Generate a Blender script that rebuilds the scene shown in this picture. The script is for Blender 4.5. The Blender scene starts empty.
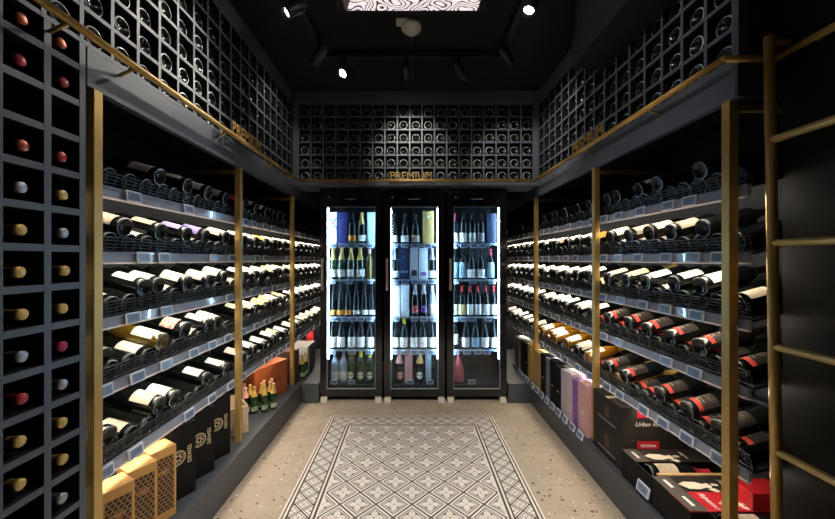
import bpy, bmesh, math, random
from mathutils import Matrix, Vector
R = math.radians
PI = math.pi
rnd = random.Random(7)
scn = bpy.context.scene
COL = scn.collection

# ---------------------------------------------------------------- layout
EYE = 1.35
XL, XR = -1.09, 1.17          # front planes of the two shelf walls
YB = 3.21                     # front plane of the rack over the coolers
CEIL = 2.90
PL = 0.185                    # plinth height
ORD = ['first', 'second', 'third', 'fourth', 'fifth', 'sixth', 'seventh', 'eighth', 'ninth', 'tenth', 'eleventh', 'twelfth',
       'thirteenth', 'fourteenth', 'fifteenth', 'sixteenth', 'seventeenth', 'eighteenth', 'nineteenth', 'twentieth',
       'twenty-first', 'twenty-second', 'twenty-third', 'twenty-fourth', 'twenty-fifth', 'twenty-sixth']

# ---------------------------------------------------------------- node helpers
class E:
    """A value in a node tree; arithmetic on it adds Math nodes."""
    def __init__(s, nt, sock): s.nt, s.k = nt, sock
    def op(s, kind, *others, clamp=False):
        n = s.nt.nodes.new('ShaderNodeMath'); n.operation = kind; n.use_clamp = clamp
        for i, v in enumerate((s,) + others):
            if isinstance(v, E): s.nt.links.new(v.k, n.inputs[i])
            else: n.inputs[i].default_value = v
        return E(s.nt, n.outputs[0])
    def __add__(s, o): return s.op('ADD', o)
    def __sub__(s, o): return s.op('SUBTRACT', o)
    def __mul__(s, o): return s.op('MULTIPLY', o)
    def __truediv__(s, o): return s.op('DIVIDE', o)
    def lt(s, o): return s.op('LESS_THAN', o)
    def gt(s, o): return s.op('GREATER_THAN', o)
    def abs(s): return s.op('ABSOLUTE')
    def fr(s): return s.op('FRACT')
    def fl(s): return s.op('FLOOR')
    def mx(s, o): return s.op('MAXIMUM', o)
    def mn(s, o): return s.op('MINIMUM', o)
    def sqrt(s): return s.op('SQRT')
    def sin(s): return s.op('SINE')

def new_mat(name):
    m = bpy.data.materials.new(name); m.use_nodes = True
    nt = m.node_tree
    return m, nt, nt.nodes['Principled BSDF']

def coords(nt, kind='Object'):
    t = nt.nodes.new('ShaderNodeTexCoord'); s = nt.nodes.new('ShaderNodeSeparateXYZ')
    nt.links.new(t.outputs[kind], s.inputs[0])
    return t.outputs[kind], E(nt, s.outputs[0]), E(nt, s.outputs[1]), E(nt, s.outputs[2])

def mixc(nt, fac, a, b):
    n = nt.nodes.new('ShaderNodeMix'); n.data_type = 'RGBA'
    if isinstance(fac, E): nt.links.new(fac.k, n.inputs[0])
    else: n.inputs[0].default_value = fac
    for v, i in ((a, 6), (b, 7)):
        if isinstance(v, tuple): n.inputs[i].default_value = (*v[:3], 1)
        else: nt.links.new(v, n.inputs[i])
    return n.outputs[2]

def noise(nt, vec, scale, detail=2, rough=.5):
    n = nt.nodes.new('ShaderNodeTexNoise'); n.inputs['Scale'].default_value = scale
    n.inputs['Detail'].default_value = detail; n.inputs['Roughness'].default_value = rough
    if vec is not None: nt.links.new(vec, n.inputs['Vector'])
    return E(nt, n.outputs[0])

def scaled(nt, vec, s):
    n = nt.nodes.new('ShaderNodeMapping'); n.inputs['Scale'].default_value = s
    nt.links.new(vec, n.inputs['Vector']); return n.outputs[0]

def ramp(e, a, b):
    n = e.nt.nodes.new('ShaderNodeMapRange'); n.inputs[1].default_value = a; n.inputs[2].default_value = b
    e.nt.links.new(e.k, n.inputs[0]); return E(e.nt, n.outputs[0])

def flat(name, col, rough=.5, metal=0, coat=0, var=.12, scale=30, emis=None, estr=0, spec=None):
    """A plain surface with a slight procedural mottling."""
    m, nt, b = new_mat(name)
    v, x, y, z = coords(nt)
    n = noise(nt, v, scale)
    lo = tuple(c * (1 - var) for c in col); hi = tuple(min(1, c * (1 + var)) for c in col)
    nt.links.new(mixc(nt, n, lo, hi), b.inputs['Base Color'])
    b.inputs['Roughness'].default_value = rough; b.inputs['Metallic'].default_value = metal
    b.inputs['Coat Weight'].default_value = coat
    if spec is not None: b.inputs['Specular IOR Level'].default_value = spec
    if emis: b.inputs['Emission Color'].default_value = (*emis, 1); b.inputs['Emission Strength'].default_value = estr
    return m

def wood(name, a, b_, rough=.55, axis=(3, 3, 40)):
    m, nt, b = new_mat(name)
    v, x, y, z = coords(nt)
    n = noise(nt, scaled(nt, v, axis), 4, 4, .6)
    nt.links.new(mixc(nt, ramp(n, .3, .7), a, b_), b.inputs['Base Color'])
    b.inputs['Roughness'].default_value = rough
    return m

def brass_mat(name, a, b_):
    m, nt, b = new_mat(name)
    v, x, y, z = coords(nt)
    n = noise(nt, scaled(nt, v, (60, 60, 9)), 3, 3)
    nt.links.new(mixc(nt, ramp(n, .3, .7), a, b_), b.inputs['Base Color'])
    b.inputs['Metallic'].default_value = .5; b.inputs['Roughness'].default_value = .42
    return m

def label_mat(name, paper, ink=(.05, .04, .04), band=None, bandcol=None, pict=None, dense=.5):
    """Paper of a bottle label, local x outwards, z along the bottle; short lines of print and an optional coloured band."""
    m, nt, b = new_mat(name)
    v, x, y, z = coords(nt)
    rows = (z * 75).fr().lt(.36)
    words_ = noise(nt, scaled(nt, v, (1, 55, 75)), 6, 1).gt(.5)
    width = y.abs().lt(.020)
    where = noise(nt, scaled(nt, v, (0, 0, 28)), 3, 0).gt(dense)
    f = rows * words_ * width * where
    c = mixc(nt, f, paper, ink)
    if pict:                                                     # spotted print
        s = noise(nt, v, 130, 2).gt(.52); c = mixc(nt, s, c, pict)
    if band: c = mixc(nt, z.gt(band[0]) * z.lt(band[1]), c, bandcol)
    nt.links.new(c, b.inputs['Base Color']); b.inputs['Roughness'].default_value = .7; b.inputs['Specular IOR Level'].default_value = .2
    return m

def emit(name, col, s):
    m, nt, b = new_mat(name)
    b.inputs['Base Color'].default_value = (*col, 1)
    b.inputs['Emission Color'].default_value = (*col, 1); b.inputs['Emission Strength'].default_value = s
    return m

def pane_mat(name, tint, refl):
    m = bpy.data.materials.new(name); m.use_nodes = True; nt = m.node_tree; nt.nodes.clear()
    t = nt.nodes.new('ShaderNodeBsdfTransparent'); t.inputs[0].default_value = (*tint, 1)
    g = nt.nodes.new('ShaderNodeBsdfGlossy'); g.inputs['Roughness'].default_value = .02
    f = nt.nodes.new('ShaderNodeFresnel'); f.inputs[0].default_value = refl
    mx = nt.nodes.new('ShaderNodeMixShader'); o = nt.nodes.new('ShaderNodeOutputMaterial')
    nt.links.new(f.outputs[0], mx.inputs[0]); nt.links.new(t.outputs[0], mx.inputs[1]); nt.links.new(g.outputs[0], mx.inputs[2])
    nt.links.new(mx.outputs[0], o.inputs[0]); return m

# ---------------------------------------------------------------- materials
M = {}
M['grey'] = flat('grey_lacquer', (.095, .112, .138), .5, var=.06)
M['greyd'] = flat('dark_grey_lacquer', (.05, .056, .066), .55, var=.06)
M['plinth'] = flat('plinth_grey', (.062, .07, .082), .45, var=.08)
M['black'] = flat('black_matt', (.008, .008, .010), .6)
M['blackg'] = flat('black_gloss', (.006, .006, .008), .18, coat=.3)
M['ceil'] = flat('ceiling_black', (.006, .0065, .0075), .85, var=.2, scale=8)
M['shelfback'] = flat('shelf_back_blue_black', (.007, .010, .015), .7)
M['wire'] = flat('black_wire', (.014, .015, .018), .45, spec=.35)
M['deck'] = flat('shelf_metal_dark', (.006, .0065, .008), .6, spec=.2)
M['rail'] = flat('clear_rail_plastic', (.33, .375, .47), .12, coat=.8, var=.25, scale=14)
def lip_mat():
    m = bpy.data.materials.new('frosted_rail_lip'); m.use_nodes = True; nt = m.node_tree; nt.nodes.clear()
    a = nt.nodes.new('ShaderNodeBsdfDiffuse'); b = nt.nodes.new('ShaderNodeBsdfTranslucent'); o = nt.nodes.new('ShaderNodeOutputMaterial'); mx = nt.nodes.new('ShaderNodeMixShader')
    a.inputs[0].default_value = b.inputs[0].default_value = (.85, .80, .80, 1); mx.inputs[0].default_value = .6
    nt.links.new(a.outputs[0], mx.inputs[1]); nt.links.new(b.outputs[0], mx.inputs[2]); nt.links.new(mx.outputs[0], o.inputs[0]); return m
M['lip'] = lip_mat()
M['tagframe'] = flat('tag_frame_plastic', (.74, .79, .88), .3)
M['brass'] = brass_mat('brushed_brass', (.56, .35, .095), (.66, .44, .15))
M['brassd'] = brass_mat('rail_brass', (.50, .30, .08), (.60, .38, .12))
M['led'] = emit('led_warm_white', (1, .88, .70), 40)
M['ledc'] = emit('led_cool_white', (.50, .76, 1), 62)
M['glass'] = flat('dark_bottle_glass', (.005, .0065, .006), .16, spec=.35)
M['rimglint'] = flat('glass_rim_highlight', (.20, .24, .28), .25, var=.5, scale=90)  # glint on the base edge, painted in as a paler, broken ring
M['rackglint'] = flat('rack_rim_highlight', (.50, .54, .52), .25, var=.5, scale=60)  # brighter painted highlight for the rims of the racked bottles
M['green'] = flat('green_bottle_glass', (.012, .035, .010), .07, coat=.5)
M['amber'] = flat('amber_wine_glass', (.26, .11, .008), .1, coat=.5)
M['yellowg'] = flat('golden_wine_glass', (.10, .062, .006), .1, coat=.5)
M['clearg'] = flat('frosted_clear_glass', (.30, .36, .40), .1, coat=.5)
M['white'] = label_mat('white_label', (.80, .77, .71))
M['cream'] = label_mat('cream_label', (.72, .60, .46))
M['kraft'] = label_mat('kraft_label', (.46, .37, .28))
M['purple'] = label_mat('lilac_label', (.34, .28, .62))
M['floral'] = label_mat('floral_label', (.80, .56, .44), pict=(.55, .10, .08), dense=.9)
M['yellow'] = label_mat('yellow_label', (.80, .64, .30))
M['orange'] = label_mat('orange_label', (.75, .30, .05))
M['pinkl'] = label_mat('pale_pink_label', (.74, .58, .54))
M['darkred'] = label_mat('dark_label_with_red_band', (.020, .015, .013), ink=(.4, .3, .2), band=(.026, .052), bandcol=(.42, .045, .03))
M['redl'] = label_mat('red_label', (.62, .03, .06))
M['greenl'] = label_mat('grey_green_label', (.36, .40, .28))
M['bluel'] = label_mat('grey_blue_label', (.28, .40, .48))
M['greyl'] = label_mat('grey_label', (.34, .32, .31))
M['capblack'] = flat('black_foil', (.012, .012, .014), .3, metal=.4)
M['capred'] = flat('red_foil', (.42, .02, .03), .3, metal=.1)
M['caporange'] = flat('copper_foil', (.46, .11, .05), .3, metal=.5)
M['capgold'] = flat('gold_foil', (.66, .44, .13), .32, metal=.2)
M['capyellow'] = flat('yellow_foil', (.72, .62, .05), .35)
M['cappink'] = flat('rose_foil', (.74, .36, .30), .35)
M['capsilver'] = flat('silver_foil', (.38, .39, .42), .35, metal=.6)
M['capwhite'] = flat('white_foil', (.7, .7, .68), .4)
M['capmaroon'] = flat('magenta_foil', (.40, .03, .08), .35, metal=.1)
M['spot'] = flat('spot_body_black', (.015, .015, .017), .4)
M['lens'] = emit('spot_lens', (1, .95, .88), 30)
M['plastic'] = flat('detector_white', (.80, .79, .76), .5)
M['panel'] = flat('black_panel', (.008, .0072, .0062), .6, var=.5, scale=120, spec=.12)
M['feet'] = flat('foot_beige', (.66, .60, .54), .45)
M['pane'] = pane_mat('cooler_glass', (.90, .95, .98), 1.42)
M['inner'] = flat('cooler_liner', (.030, .036, .042), .5)
M['wood'] = wood('light_pine', (.50, .30, .13), (.62, .40, .19))
M['goldwood'] = wood('golden_box_wood', (.50, .26, .07), (.60, .34, .11))
M['pine'] = wood('pale_pine', (.56, .42, .28), (.68, .52, .36))
M['redwood'] = wood('orange_box_wood', (.23, .045, .009), (.34, .08, .02))
M['brownbox'] = flat('brown_card', (.06, .028, .018), .6)
M['whitebox'] = flat('white_card', (.62, .60, .57), .6)
M['pinkbox'] = flat('pink_card', (.66, .36, .36), .5)
M['palepink'] = flat('pale_pink_card', (.66, .50, .52), .5)
M['silverbox'] = flat('silver_card', (.50, .50, .55), .4)
M['greybluebox'] = flat('grey_blue_card', (.15, .17, .24), .5)
M['blackbox'] = flat('black_card', (.006, .0055, .006), .65, spec=.2)
M['goldbox'] = flat('gold_card', (.58, .40, .14), .42, metal=.3)
M['darkcard'] = flat('charcoal_brown_card', (.022, .017, .014), .6, spec=.25)
M['greycard'] = flat('taupe_card', (.075, .062, .052), .6, spec=.25)
M['redcard'] = flat('red_card', (.46, .012, .02), .45)
M['pale'] = flat('pale_print', (.72, .62, .48), .6)
M['whiteprint'] = flat('white_print', (.75, .72, .68), .6)
M['goldprint'] = flat('gold_print', (.52, .42, .24), .5)
M['navybox'] = flat('navy_card', (.010, .020, .055), .45)
M['skybox'] = flat('ice_blue_card', (.40, .58, .70), .5)
M['coolwhite'] = flat('cool_white_card', (.70, .76, .80), .5)
M['pinkwrap'] = flat('pink_wrap', (.66, .13, .14), .5, var=.3, scale=60)
M['steel'] = flat('shelf_steel', (.42, .50, .58), .3, metal=.5)
M['darkprint'] = flat('dark_print', (.05, .015, .008), .6)

def purple_pattern():
    m, nt, b = new_mat('purple_patterned_card')
    v, x, y, z = coords(nt)
    f = noise(nt, v, 75, 3).gt(.52)
    nt.links.new(mixc(nt, f, (.16, .05, .30), (.36, .20, .50)), b.inputs['Base Color']); b.inputs['Roughness'].default_value = .45
    return m
M['purplebox'] = purple_pattern()
def bluebox_pattern():
    m, nt, b = new_mat('indigo_patterned_card')
    v, x, y, z = coords(nt)
    f = noise(nt, scaled(nt, v, (2, 2, 1)), 35, 3).gt(.55)
    nt.links.new(mixc(nt, f, (.035, .035, .20), (.10, .12, .38)), b.inputs['Base Color']); b.inputs['Roughness'].default_value = .4
    return m
M['indigobox'] = bluebox_pattern()
def lattice_face():
    m, nt, b = new_mat('fretwork_print')
    v, x, y, z = coords(nt)
    k = 56
    a = ((x + z * .577) * k).fr() - .5; c = ((x - z * .577) * k).fr() - .5; d = ((z * 1.155) * k).fr() - .5
    e = a.abs().mn(c.abs()).mn(d.abs())
    med = ((x * x) * 1.0 + (z - .05) * (z - .05) * 3.2).sqrt()
    f = e.lt(.065)
    f = f.mx(med.lt(.024) * med.gt(.019)).mx(med.lt(.013))
    nt.links.new(mixc(nt, f, (.012, .008, .006), (.40, .21, .07)), b.inputs['Base Color']); b.inputs['Roughness'].default_value = .5
    return m
M['fret'] = lattice_face()
def esl():
    m, nt, b = new_mat('price_display')
    v, x, y, z = coords(nt)
    r = (z * 420).fr().lt(.45) * noise(nt, scaled(nt, v, (230, 230, 420)), 1, 0).gt(.47) * x.abs().lt(.021) * z.abs().lt(.010)
    nt.links.new(mixc(nt, r, (.22, .29, .42), (.03, .045, .08)), b.inputs['Base Color']); b.inputs['Roughness'].default_value = .2
    return m
M['esl'] = esl()
def terrazzo():
    m, nt, b = new_mat('beige_terrazzo')
    v, x, y, z = coords(nt)
    big = ramp(noise(nt, v, 3.0, 4, .6), .3, .7)
    c = mixc(nt, big, (.315, .248, .182), (.425, .348, .268))
    fine = ramp(noise(nt, v, 90, 3, .7), .35, .65)
    c = mixc(nt, fine * .45, c, (.52, .44, .35))
    vo = nt.nodes.new('ShaderNodeTexVoronoi'); vo.inputs['Scale'].default_value = 34; nt.links.new(v, vo.inputs['Vector'])
    d = E(nt, vo.outputs['Distance']); sc = nt.nodes.new('ShaderNodeSeparateColor'); nt.links.new(vo.outputs['Color'], sc.inputs[0])
    h = E(nt, sc.outputs[0]); h2 = E(nt, sc.outputs[1])
    chip = d.lt(h * .36) * h2.gt(.72)
    c = mixc(nt, chip, c, (.10, .075, .055))
    chip2 = d.lt(h * .34) * h2.lt(.25)
    c = mixc(nt, chip2, c, (.60, .54, .46))
    vs = nt.nodes.new('ShaderNodeTexVoronoi'); vs.inputs['Scale'].default_value = 95; nt.links.new(v, vs.inputs['Vector'])
    s2 = nt.nodes.new('ShaderNodeSeparateColor'); nt.links.new(vs.outputs['Color'], s2.inputs[0])
    c = mixc(nt, E(nt, vs.outputs['Distance']).lt(.30) * E(nt, s2.outputs[0]).gt(.80), c, (.16, .12, .09))
    j = ((y - 2.093) / .454).fr()
    c = mixc(nt, j.lt(.006), c, (.20, .155, .115))
    nt.links.new(c, b.inputs['Base Color']); b.inputs['Roughness'].default_value = .5; b.inputs['Specular IOR Level'].default_value = .3
    return m
M['terrazzo'] = terrazzo()

CX0, CX1, CY1 = -.692, .698, 3.02
def cement_tile():
    m, nt, b = new_mat('patterned_cement_tile')
    v, X, Y, Z = coords(nt)
    x = X - (CX0 + CX1) / 2; y = (Y - CY1) * -1.0
    hw = (CX1 - CX0) / 2
    T = .1986
    ex = (x.abs() * -1.0) + hw                # distance in from the side edge
    e = ex.mn(y)                              # distance in from any edge
    # field: diagonal grid of diamonds with a four petalled flower in each
    u = x / T; w = (y - T) / T
    a = (u + w + .5).fr() - .5; c = (u - w + .5).fr() - .5
    d = (a.abs().mx(c.abs()) * -1.0) + .5
    line = d.lt(.034).mx(d.gt(.115) * d.lt(.155))
    # flower: petals along u and w
    pu = (a + c) * .5; pw = (a - c) * .5
    def circ(ox, oy, rad):
        dx = pu.abs() - ox; dy = pw.abs() - oy
        return (dx * dx + dy * dy).lt(rad * rad)
    fl = circ(.135, 0, .092).mx(circ(0, .135, .092)).mx(circ(.055, .0, .048)).mx(circ(0, .055, .048)).mx(circ(.24, 0, .034)).mx(circ(0, .24, .034))
    inner = d.gt(.165)
    heart = circ(0, 0, .022)
    dark = line.mx(inner * ((fl * -1.0) + 1.0) * d.gt(.195) * d.lt(.45) * .85).mx(heart)
    # joints of the square tiles
    jt = ((u + .5).fr() - .5).abs().lt(.006).mx(((w + .5).fr() - .5).abs().lt(.006))
    # border band
    t = T / 2
    alongx = ex.gt(y)                         # far border runs along x, side borders along y
    s = x * alongx + y * ((alongx * -1.0) + 1.0)
    q = (e - T * .5) / t; p = s / t
    a2 = (p + q + .5).fr() - .5; c2 = (p - q + .5).fr() - .5
    d2 = (a2.abs().mx(c2.abs()) * -1.0) + .5
    P2 = (a2 + c2) * .5; Q2 = (a2 - c2) * .5
    def circ2(ox, oy, rad):
        dx = P2.abs() - ox; dy = Q2.abs() - oy
        return (dx * dx + dy * dy).lt(rad * rad)
    fl2 = circ2(.16, 0, .10).mx(circ2(0, .16, .10))
    bdark = d2.lt(.055).mx(d2.gt(.12) * ((fl2 * -1.0) + 1.0) * q.abs().lt(.58) * .6)
    stripes = (e.gt(.010) * e.lt(.019)).mx(e.gt(.031) * e.lt(.042)).mx(e.gt(.155) * e.lt(.164)).mx(e.gt(.176) * e.lt(.189))
    band = e.gt(.042) * e.lt(.155)
    bord = e.lt(T)
    bd = stripes.mx(band * bdark)
    f = bord * bd + ((bord * -1.0) + 1.0) * dark
    n = noise(nt, v, 14, 3)
    cream = mixc(nt, n, (.70, .645, .57), (.80, .745, .67))
    dk = mixc(nt, n, (.055, .043, .036), (.085, .068, .058))
    col = mixc(nt, f, cream, dk)
    col = mixc(nt, jt * .35, col, (.25, .21, .18))
    nt.links.new(col, b.inputs['Base Color']); b.inputs['Roughness'].default_value = .6; b.inputs['Specular IOR Level'].default_value = .25
    return m
M['cement'] = cement_tile()

def engraving():
    m, nt, b = new_mat('backlit_engraving')
    v, x, y, z = coords(nt)
    n = noise(nt, v, 3.2, 2); n2 = noise(nt, v, 1.9, 1)
    w = ((n * 7 + x * 2.0 + y * 3.0) * 26).sin()
    lines = w.gt(-.45)
    blot = n2.gt(.60).mx((n * 40).fr().lt(.08))
    f = lines * ((blot * -1.0) + 1.0)
    c = mixc(nt, f, (.05, .03, .035), (.92, .80, .80))
    nt.links.new(c, b.inputs['Base Color']); nt.links.new(c, b.inputs['Emission Color']); b.inputs['Emission Strength'].default_value = .9
    return m
M['art'] = engraving()

# ---------------------------------------------------------------- mesh helpers
def box(bm, x0, x1, y0, y1, z0, z1, mi=0):
    vs = [bm.verts.new(p) for p in ((x0, y0, z0), (x1, y0, z0), (x1, y1, z0), (x0, y1, z0), (x0, y0, z1), (x1, y0, z1), (x1, y1, z1), (x0, y1, z1))]
    for f in ((0, 3, 2, 1), (4, 5, 6, 7), (0, 1, 5, 4), (1, 2, 6, 5), (2, 3, 7, 6), (3, 0, 4, 7)):
        bm.faces.new([vs[i] for i in f]).material_index = mi

def tube(bm, p, q, r, n=10, mi=0):
    p, q = Vector(p), Vector(q); d = (q - p).normalized()
    a = d.orthogonal().normalized(); b = d.cross(a)
    A = []; B = []
    for i in range(n):
        t = 2 * PI * i / n; o = a * math.cos(t) * r + b * math.sin(t) * r
        A.append(bm.verts.new(p + o)); B.append(bm.verts.new(q + o))
    for i in range(n):
        f = bm.faces.new((A[i], A[(i + 1) % n], B[(i + 1) % n], B[i])); f.smooth = True; f.material_index = mi
    bm.faces.new(list(reversed(A))).material_index = mi; bm.faces.new(B).material_index = mi

def lathe(bm, prof, n=24, mats=None, off=(0, 0, 0), arc=None):
    """Revolve (radius, z) pairs about z. mats: material index per ring of faces. arc: (start, end) for a partial wrap."""
    rings = []
    full = arc is None
    cnt = n if full else n + 1
    for r, z in prof:
        if r < 1e-6: rings.append([bm.verts.new((off[0], off[1], off[2] + z))])
        else:
            ring = []
            for i in range(cnt):
                t = 2 * PI * i / n if full else arc[0] + (arc[1] - arc[0]) * i / n
                ring.append(bm.verts.new((off[0] + r * math.cos(t), off[1] + r * math.sin(t), off[2] + z)))
            rings.append(ring)
    for k in range(len(rings) - 1):
        A, B = rings[k], rings[k + 1]
        for i in range(n):
            j = (i + 1) % n if full else i + 1
            if len(A) == 1 and len(B) == 1: continue
            if len(A) == 1: vs = (A[0], B[j], B[i])
            elif len(B) == 1: vs = (A[i], A[j], B[0])
            else: vs = (A[i], A[j], B[j], B[i])
            f = bm.faces.new(vs); f.smooth = True
            if mats: f.material_index = mats[k]

def mesh(name, bm, mats):
    me = bpy.data.meshes.new(name)
    bmesh.ops.recalc_face_normals(bm, faces=bm.faces[:])
    bm.to_mesh(me); bm.free()
    for m in (mats if isinstance(mats, (list, tuple)) else [mats]): me.materials.append(M[m])
    return me

def put(name, me, parent=None, loc=(0, 0, 0), rot=None):
    o = bpy.data.objects.new(name, me); COL.objects.link(o)
    o.location = loc
    if rot is not None: o.rotation_euler = rot
    if parent is not None: o.parent = parent
    return o

def obj(name, bm, mats, parent=None, loc=(0, 0, 0), rot=None, bevel=0):
    o = put(name, mesh(name, bm, mats), parent, loc, rot)
    if bevel:
        b = o.modifiers.new('edge', 'BEVEL'); b.width = bevel; b.segments = 2; b.limit_method = 'ANGLE'
    return o

def tag(o, label, cat, group=None):
    o['label'] = label; o['category'] = cat
    if group: o['group'] = group
    return o

def thing(name, label, cat, loc=(0, 0, 0), rot=None, group=None):
    o = bpy.data.objects.new(name, None); COL.objects.link(o); o.location = loc
    o.empty_display_size = .05
    if rot is not None: o.rotation_euler = rot
    return tag(o, label, cat, group)

def struct(o): o['kind'] = 'structure'; return o

def boxo(name, dims, mats, parent=None, loc=(0, 0, 0), rot=None, bevel=0):
    bm = bmesh.new(); box(bm, *dims); return obj(name, bm, mats, parent, loc, rot, bevel)

def copy_tree(root, parent=None):
    c = root.copy(); COL.objects.link(c)
    if parent is not None: c.parent = parent
    for ch in root.children: copy_tree(ch, c)
    return c

def text_mesh(name, s, size, depth, mat, bold=0, shear=0, align='CENTER'):
    cu = bpy.data.curves.new(name, 'FONT'); cu.body = s; cu.size = size; cu.extrude = depth; cu.offset = bold; cu.shear = shear
    cu.align_x = align; cu.space_character = 1.05
    t = bpy.data.objects.new('lettering_source', cu); COL.objects.link(t)
    bpy.context.view_layer.update()
    me = bpy.data.meshes.new_from_object(t.evaluated_get(bpy.context.evaluated_depsgraph_get()))
    bpy.data.objects.remove(t); bpy.data.curves.remove(cu)
    me.name = name; me.materials.clear(); me.materials.append(M[mat])
    return me

# ---------------------------------------------------------------- room
def room():
    o = boxo('floor', (-1.62, 1.68, -1.6, 4.67, -.06, 0), 'terrazzo'); struct(o)
    bm = bmesh.new(); box(bm, CX0, CX1, -1.5, CY1, 0, .0015); struct(obj('floor_tile_inlay', bm, 'cement'))
    struct(boxo('ceiling', (-1.62, 1.68, -1.6, 4.67, CEIL, CEIL + .06), 'ceil'))
    struct(boxo('wall_left', (-1.62, -1.56, -1.6, 4.67, 0, CEIL), 'shelfback'))
    struct(boxo('wall_right', (1.62, 1.68, -1.6, 4.67, 0, CEIL), 'shelfback'))
    struct(boxo('wall_back', (-1.56, 1.62, 4.61, 4.67, 0, CEIL), 'shelfback'))
    struct(boxo('wall_front', (-1.56, 1.62, -1.6, -1.54, 0, CEIL), 'greyd'))
    # stepped plinths that carry the shelving
    for s, x0, x1, nm in ((-1, -1.56, -1.035, 'trim_1'), (1, 1.117, 1.62, 'trim_2')):
        bm = bmesh.new(); box(bm, x0, x1, .2 if s < 0 else 1.22, 4.56, 0, PL)
        struct(obj(nm, bm, 'plinth', bevel=.003))
    struct(boxo('trim_3', (-1.034, -.872, 3.285, 4.56, 0, PL), 'plinth', bevel=.003))
    struct(boxo('trim_4', (.910, 1.116, 3.285, 4.56, 0, PL), 'plinth', bevel=.003))
    # dropped bulkhead over the shelving at the right
    struct(boxo('ceiling_bulkhead', (.967, 1.61, -1.5, 2.13, 2.51, CEIL - .001), 'ceil'))
room()

# ---------------------------------------------------------------- bottles
BORD = [(0, .014), (.016, .011), (.027, .003), (.031, .0005), (.0348, .0003), (.0371, .0022), (.0375, .010), (.0375, .185), (.0365, .198), (.031, .214), (.022, .228), (.0165, .240), (.0145, .255), (.0140, .286), (.0155, .287), (.0155, .299), (.013, .301), (0, .301)]
BURG = [(0, .016), (.018, .012), (.030, .003), (.034, .0005), (.0378, .0003), (.0401, .0022), (.0405, .010), (.0405, .130), (.0390, .152), (.0330, .180), (.0240, .208), (.0175, .230), (.0150, .250), (.0145, .284), (.0160, .285), (.0160, .296), (.013, .298), (0, .298)]
CHAM = [(0, .020), (.018, .015), (.031, .003), (.035, .0005), (.0396, .0003), (.0421, .0022), (.0425, .010), (.0425, .140), (.0410, .165), (.0350, .195), (.0260, .222), (.0190, .245), (.0160, .262), (.0160, .292), (.0175, .293), (.0175, .306), (.014, .312), (0, .313)]
FLUT = [(0, .010), (.018, .007), (.027, .002), (.031, .0005), (.033, .0005), (.0345, .003), (.035, .008), (.035, .120), (.0335, .150), (.0290, .185), (.0220, .220), (.0165, .250), (.0145, .275), (.0140, .318), (.0150, .319), (.0150, .328), (.012, .330), (0, .330)]
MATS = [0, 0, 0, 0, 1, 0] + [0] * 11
SHAPES = {'bordeaux': BORD, 'burgundy': BURG, 'champagne': CHAM, 'flute': FLUT}
_cache = {}
def body_mesh(shape, glass, scale=1.0, n=24):
    k = ('b', shape, glass, scale, n)
    if k not in _cache:
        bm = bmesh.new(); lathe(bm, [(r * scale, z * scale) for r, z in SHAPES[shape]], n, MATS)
        _cache[k] = mesh('bottle_body', bm, [glass, 'rimglint'])
    return _cache[k]
LAB = {'bordeaux': (.0380, .032, .125), 'burgundy': (.0410, .028, .115), 'champagne': (.0430, .040, .110), 'flute': (.0355, .035, .105)}
def label_mesh(shape, mat, z0=None, z1=None, arc=1.75, scale=1.0, n=14):
    r, a, b = LAB[shape]; a = z0 if z0 is not None else a; b = z1 if z1 is not None else b
    k = ('l', shape, mat, a, b, arc, scale, n)
    if k not in _cache:
        bm = bmesh.new(); lathe(bm, [(r * scale, a * scale), (r * scale, b * scale)], n, None, arc=(-arc, arc))
        _cache[k] = mesh('paper_label', bm, mat)
    return _cache[k]
def cap_mesh(shape, mat, frac=.72, scale=1.0, n=16):
    k = ('c', shape, mat, frac, scale, n)
    if k not in _cache:
        prof = SHAPES[shape]; H = prof[-1][1]; pts = [(r + .0008, z) for r, z in prof if z >= H * frac]
        # interpolate the lower rim of the foil
        lo = [p for p in prof if p[1] < H * frac][-1]; hi = pts[0]
        t = (H * frac - lo[1]) / max(1e-6, hi[1] - lo[1]); r0 = lo[0] + (hi[0] - .0008 - lo[0]) * t
        pts = [(r0 + .0008, H * frac)] + pts; pts[-1] = (0, H + .001)
        bm = bmesh.new(); lathe(bm, [(r * scale, z * scale) for r, z in pts], n)
        _cache[k] = mesh('foil_capsule', bm, mat)
    return _cache[k]

def lie(side, spin=0.0, yaw=0.0):
    """Rotation of a bottle lying with its base to the aisle and its neck to the wall; label upwards."""
    ry = Matrix.Rotation(R(-90 if side == 'L' else 90), 4, 'Y')
    rz = Matrix.Rotation((0 if side == 'L' else PI) + spin, 4, 'Z')
    return (Matrix.Rotation(yaw, 4, 'Z') @ ry @ rz).to_euler()

# ---------------------------------------------------------------- shelving
SZ = [1.617, 1.373, 1.130, .885, .585]          # deck tops
SIDE = {'L': dict(x=XL, s=-1, word='left', wall=-1.555, posts=[(1.2016, 1.237), (2.224, 2.26), (3.233, 3.268)]),
        'R': dict(x=XR, s=1, word='right', wall=1.615, posts=[(1.288, 1.322), (2.235, 2.27), (3.315, 3.35)])}
BAYS = {'L': [('near', 1.17, 2.238), ('middle', 2.246, 3.246), ('far', 3.254, 4.55)],
        'R': [('near', 1.255, 2.248), ('middle', 2.256, 3.328), ('far', 3.336, 4.55)]}
SHELF_W = ['top', 'second', 'third', 'fourth', 'bottom']

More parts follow.
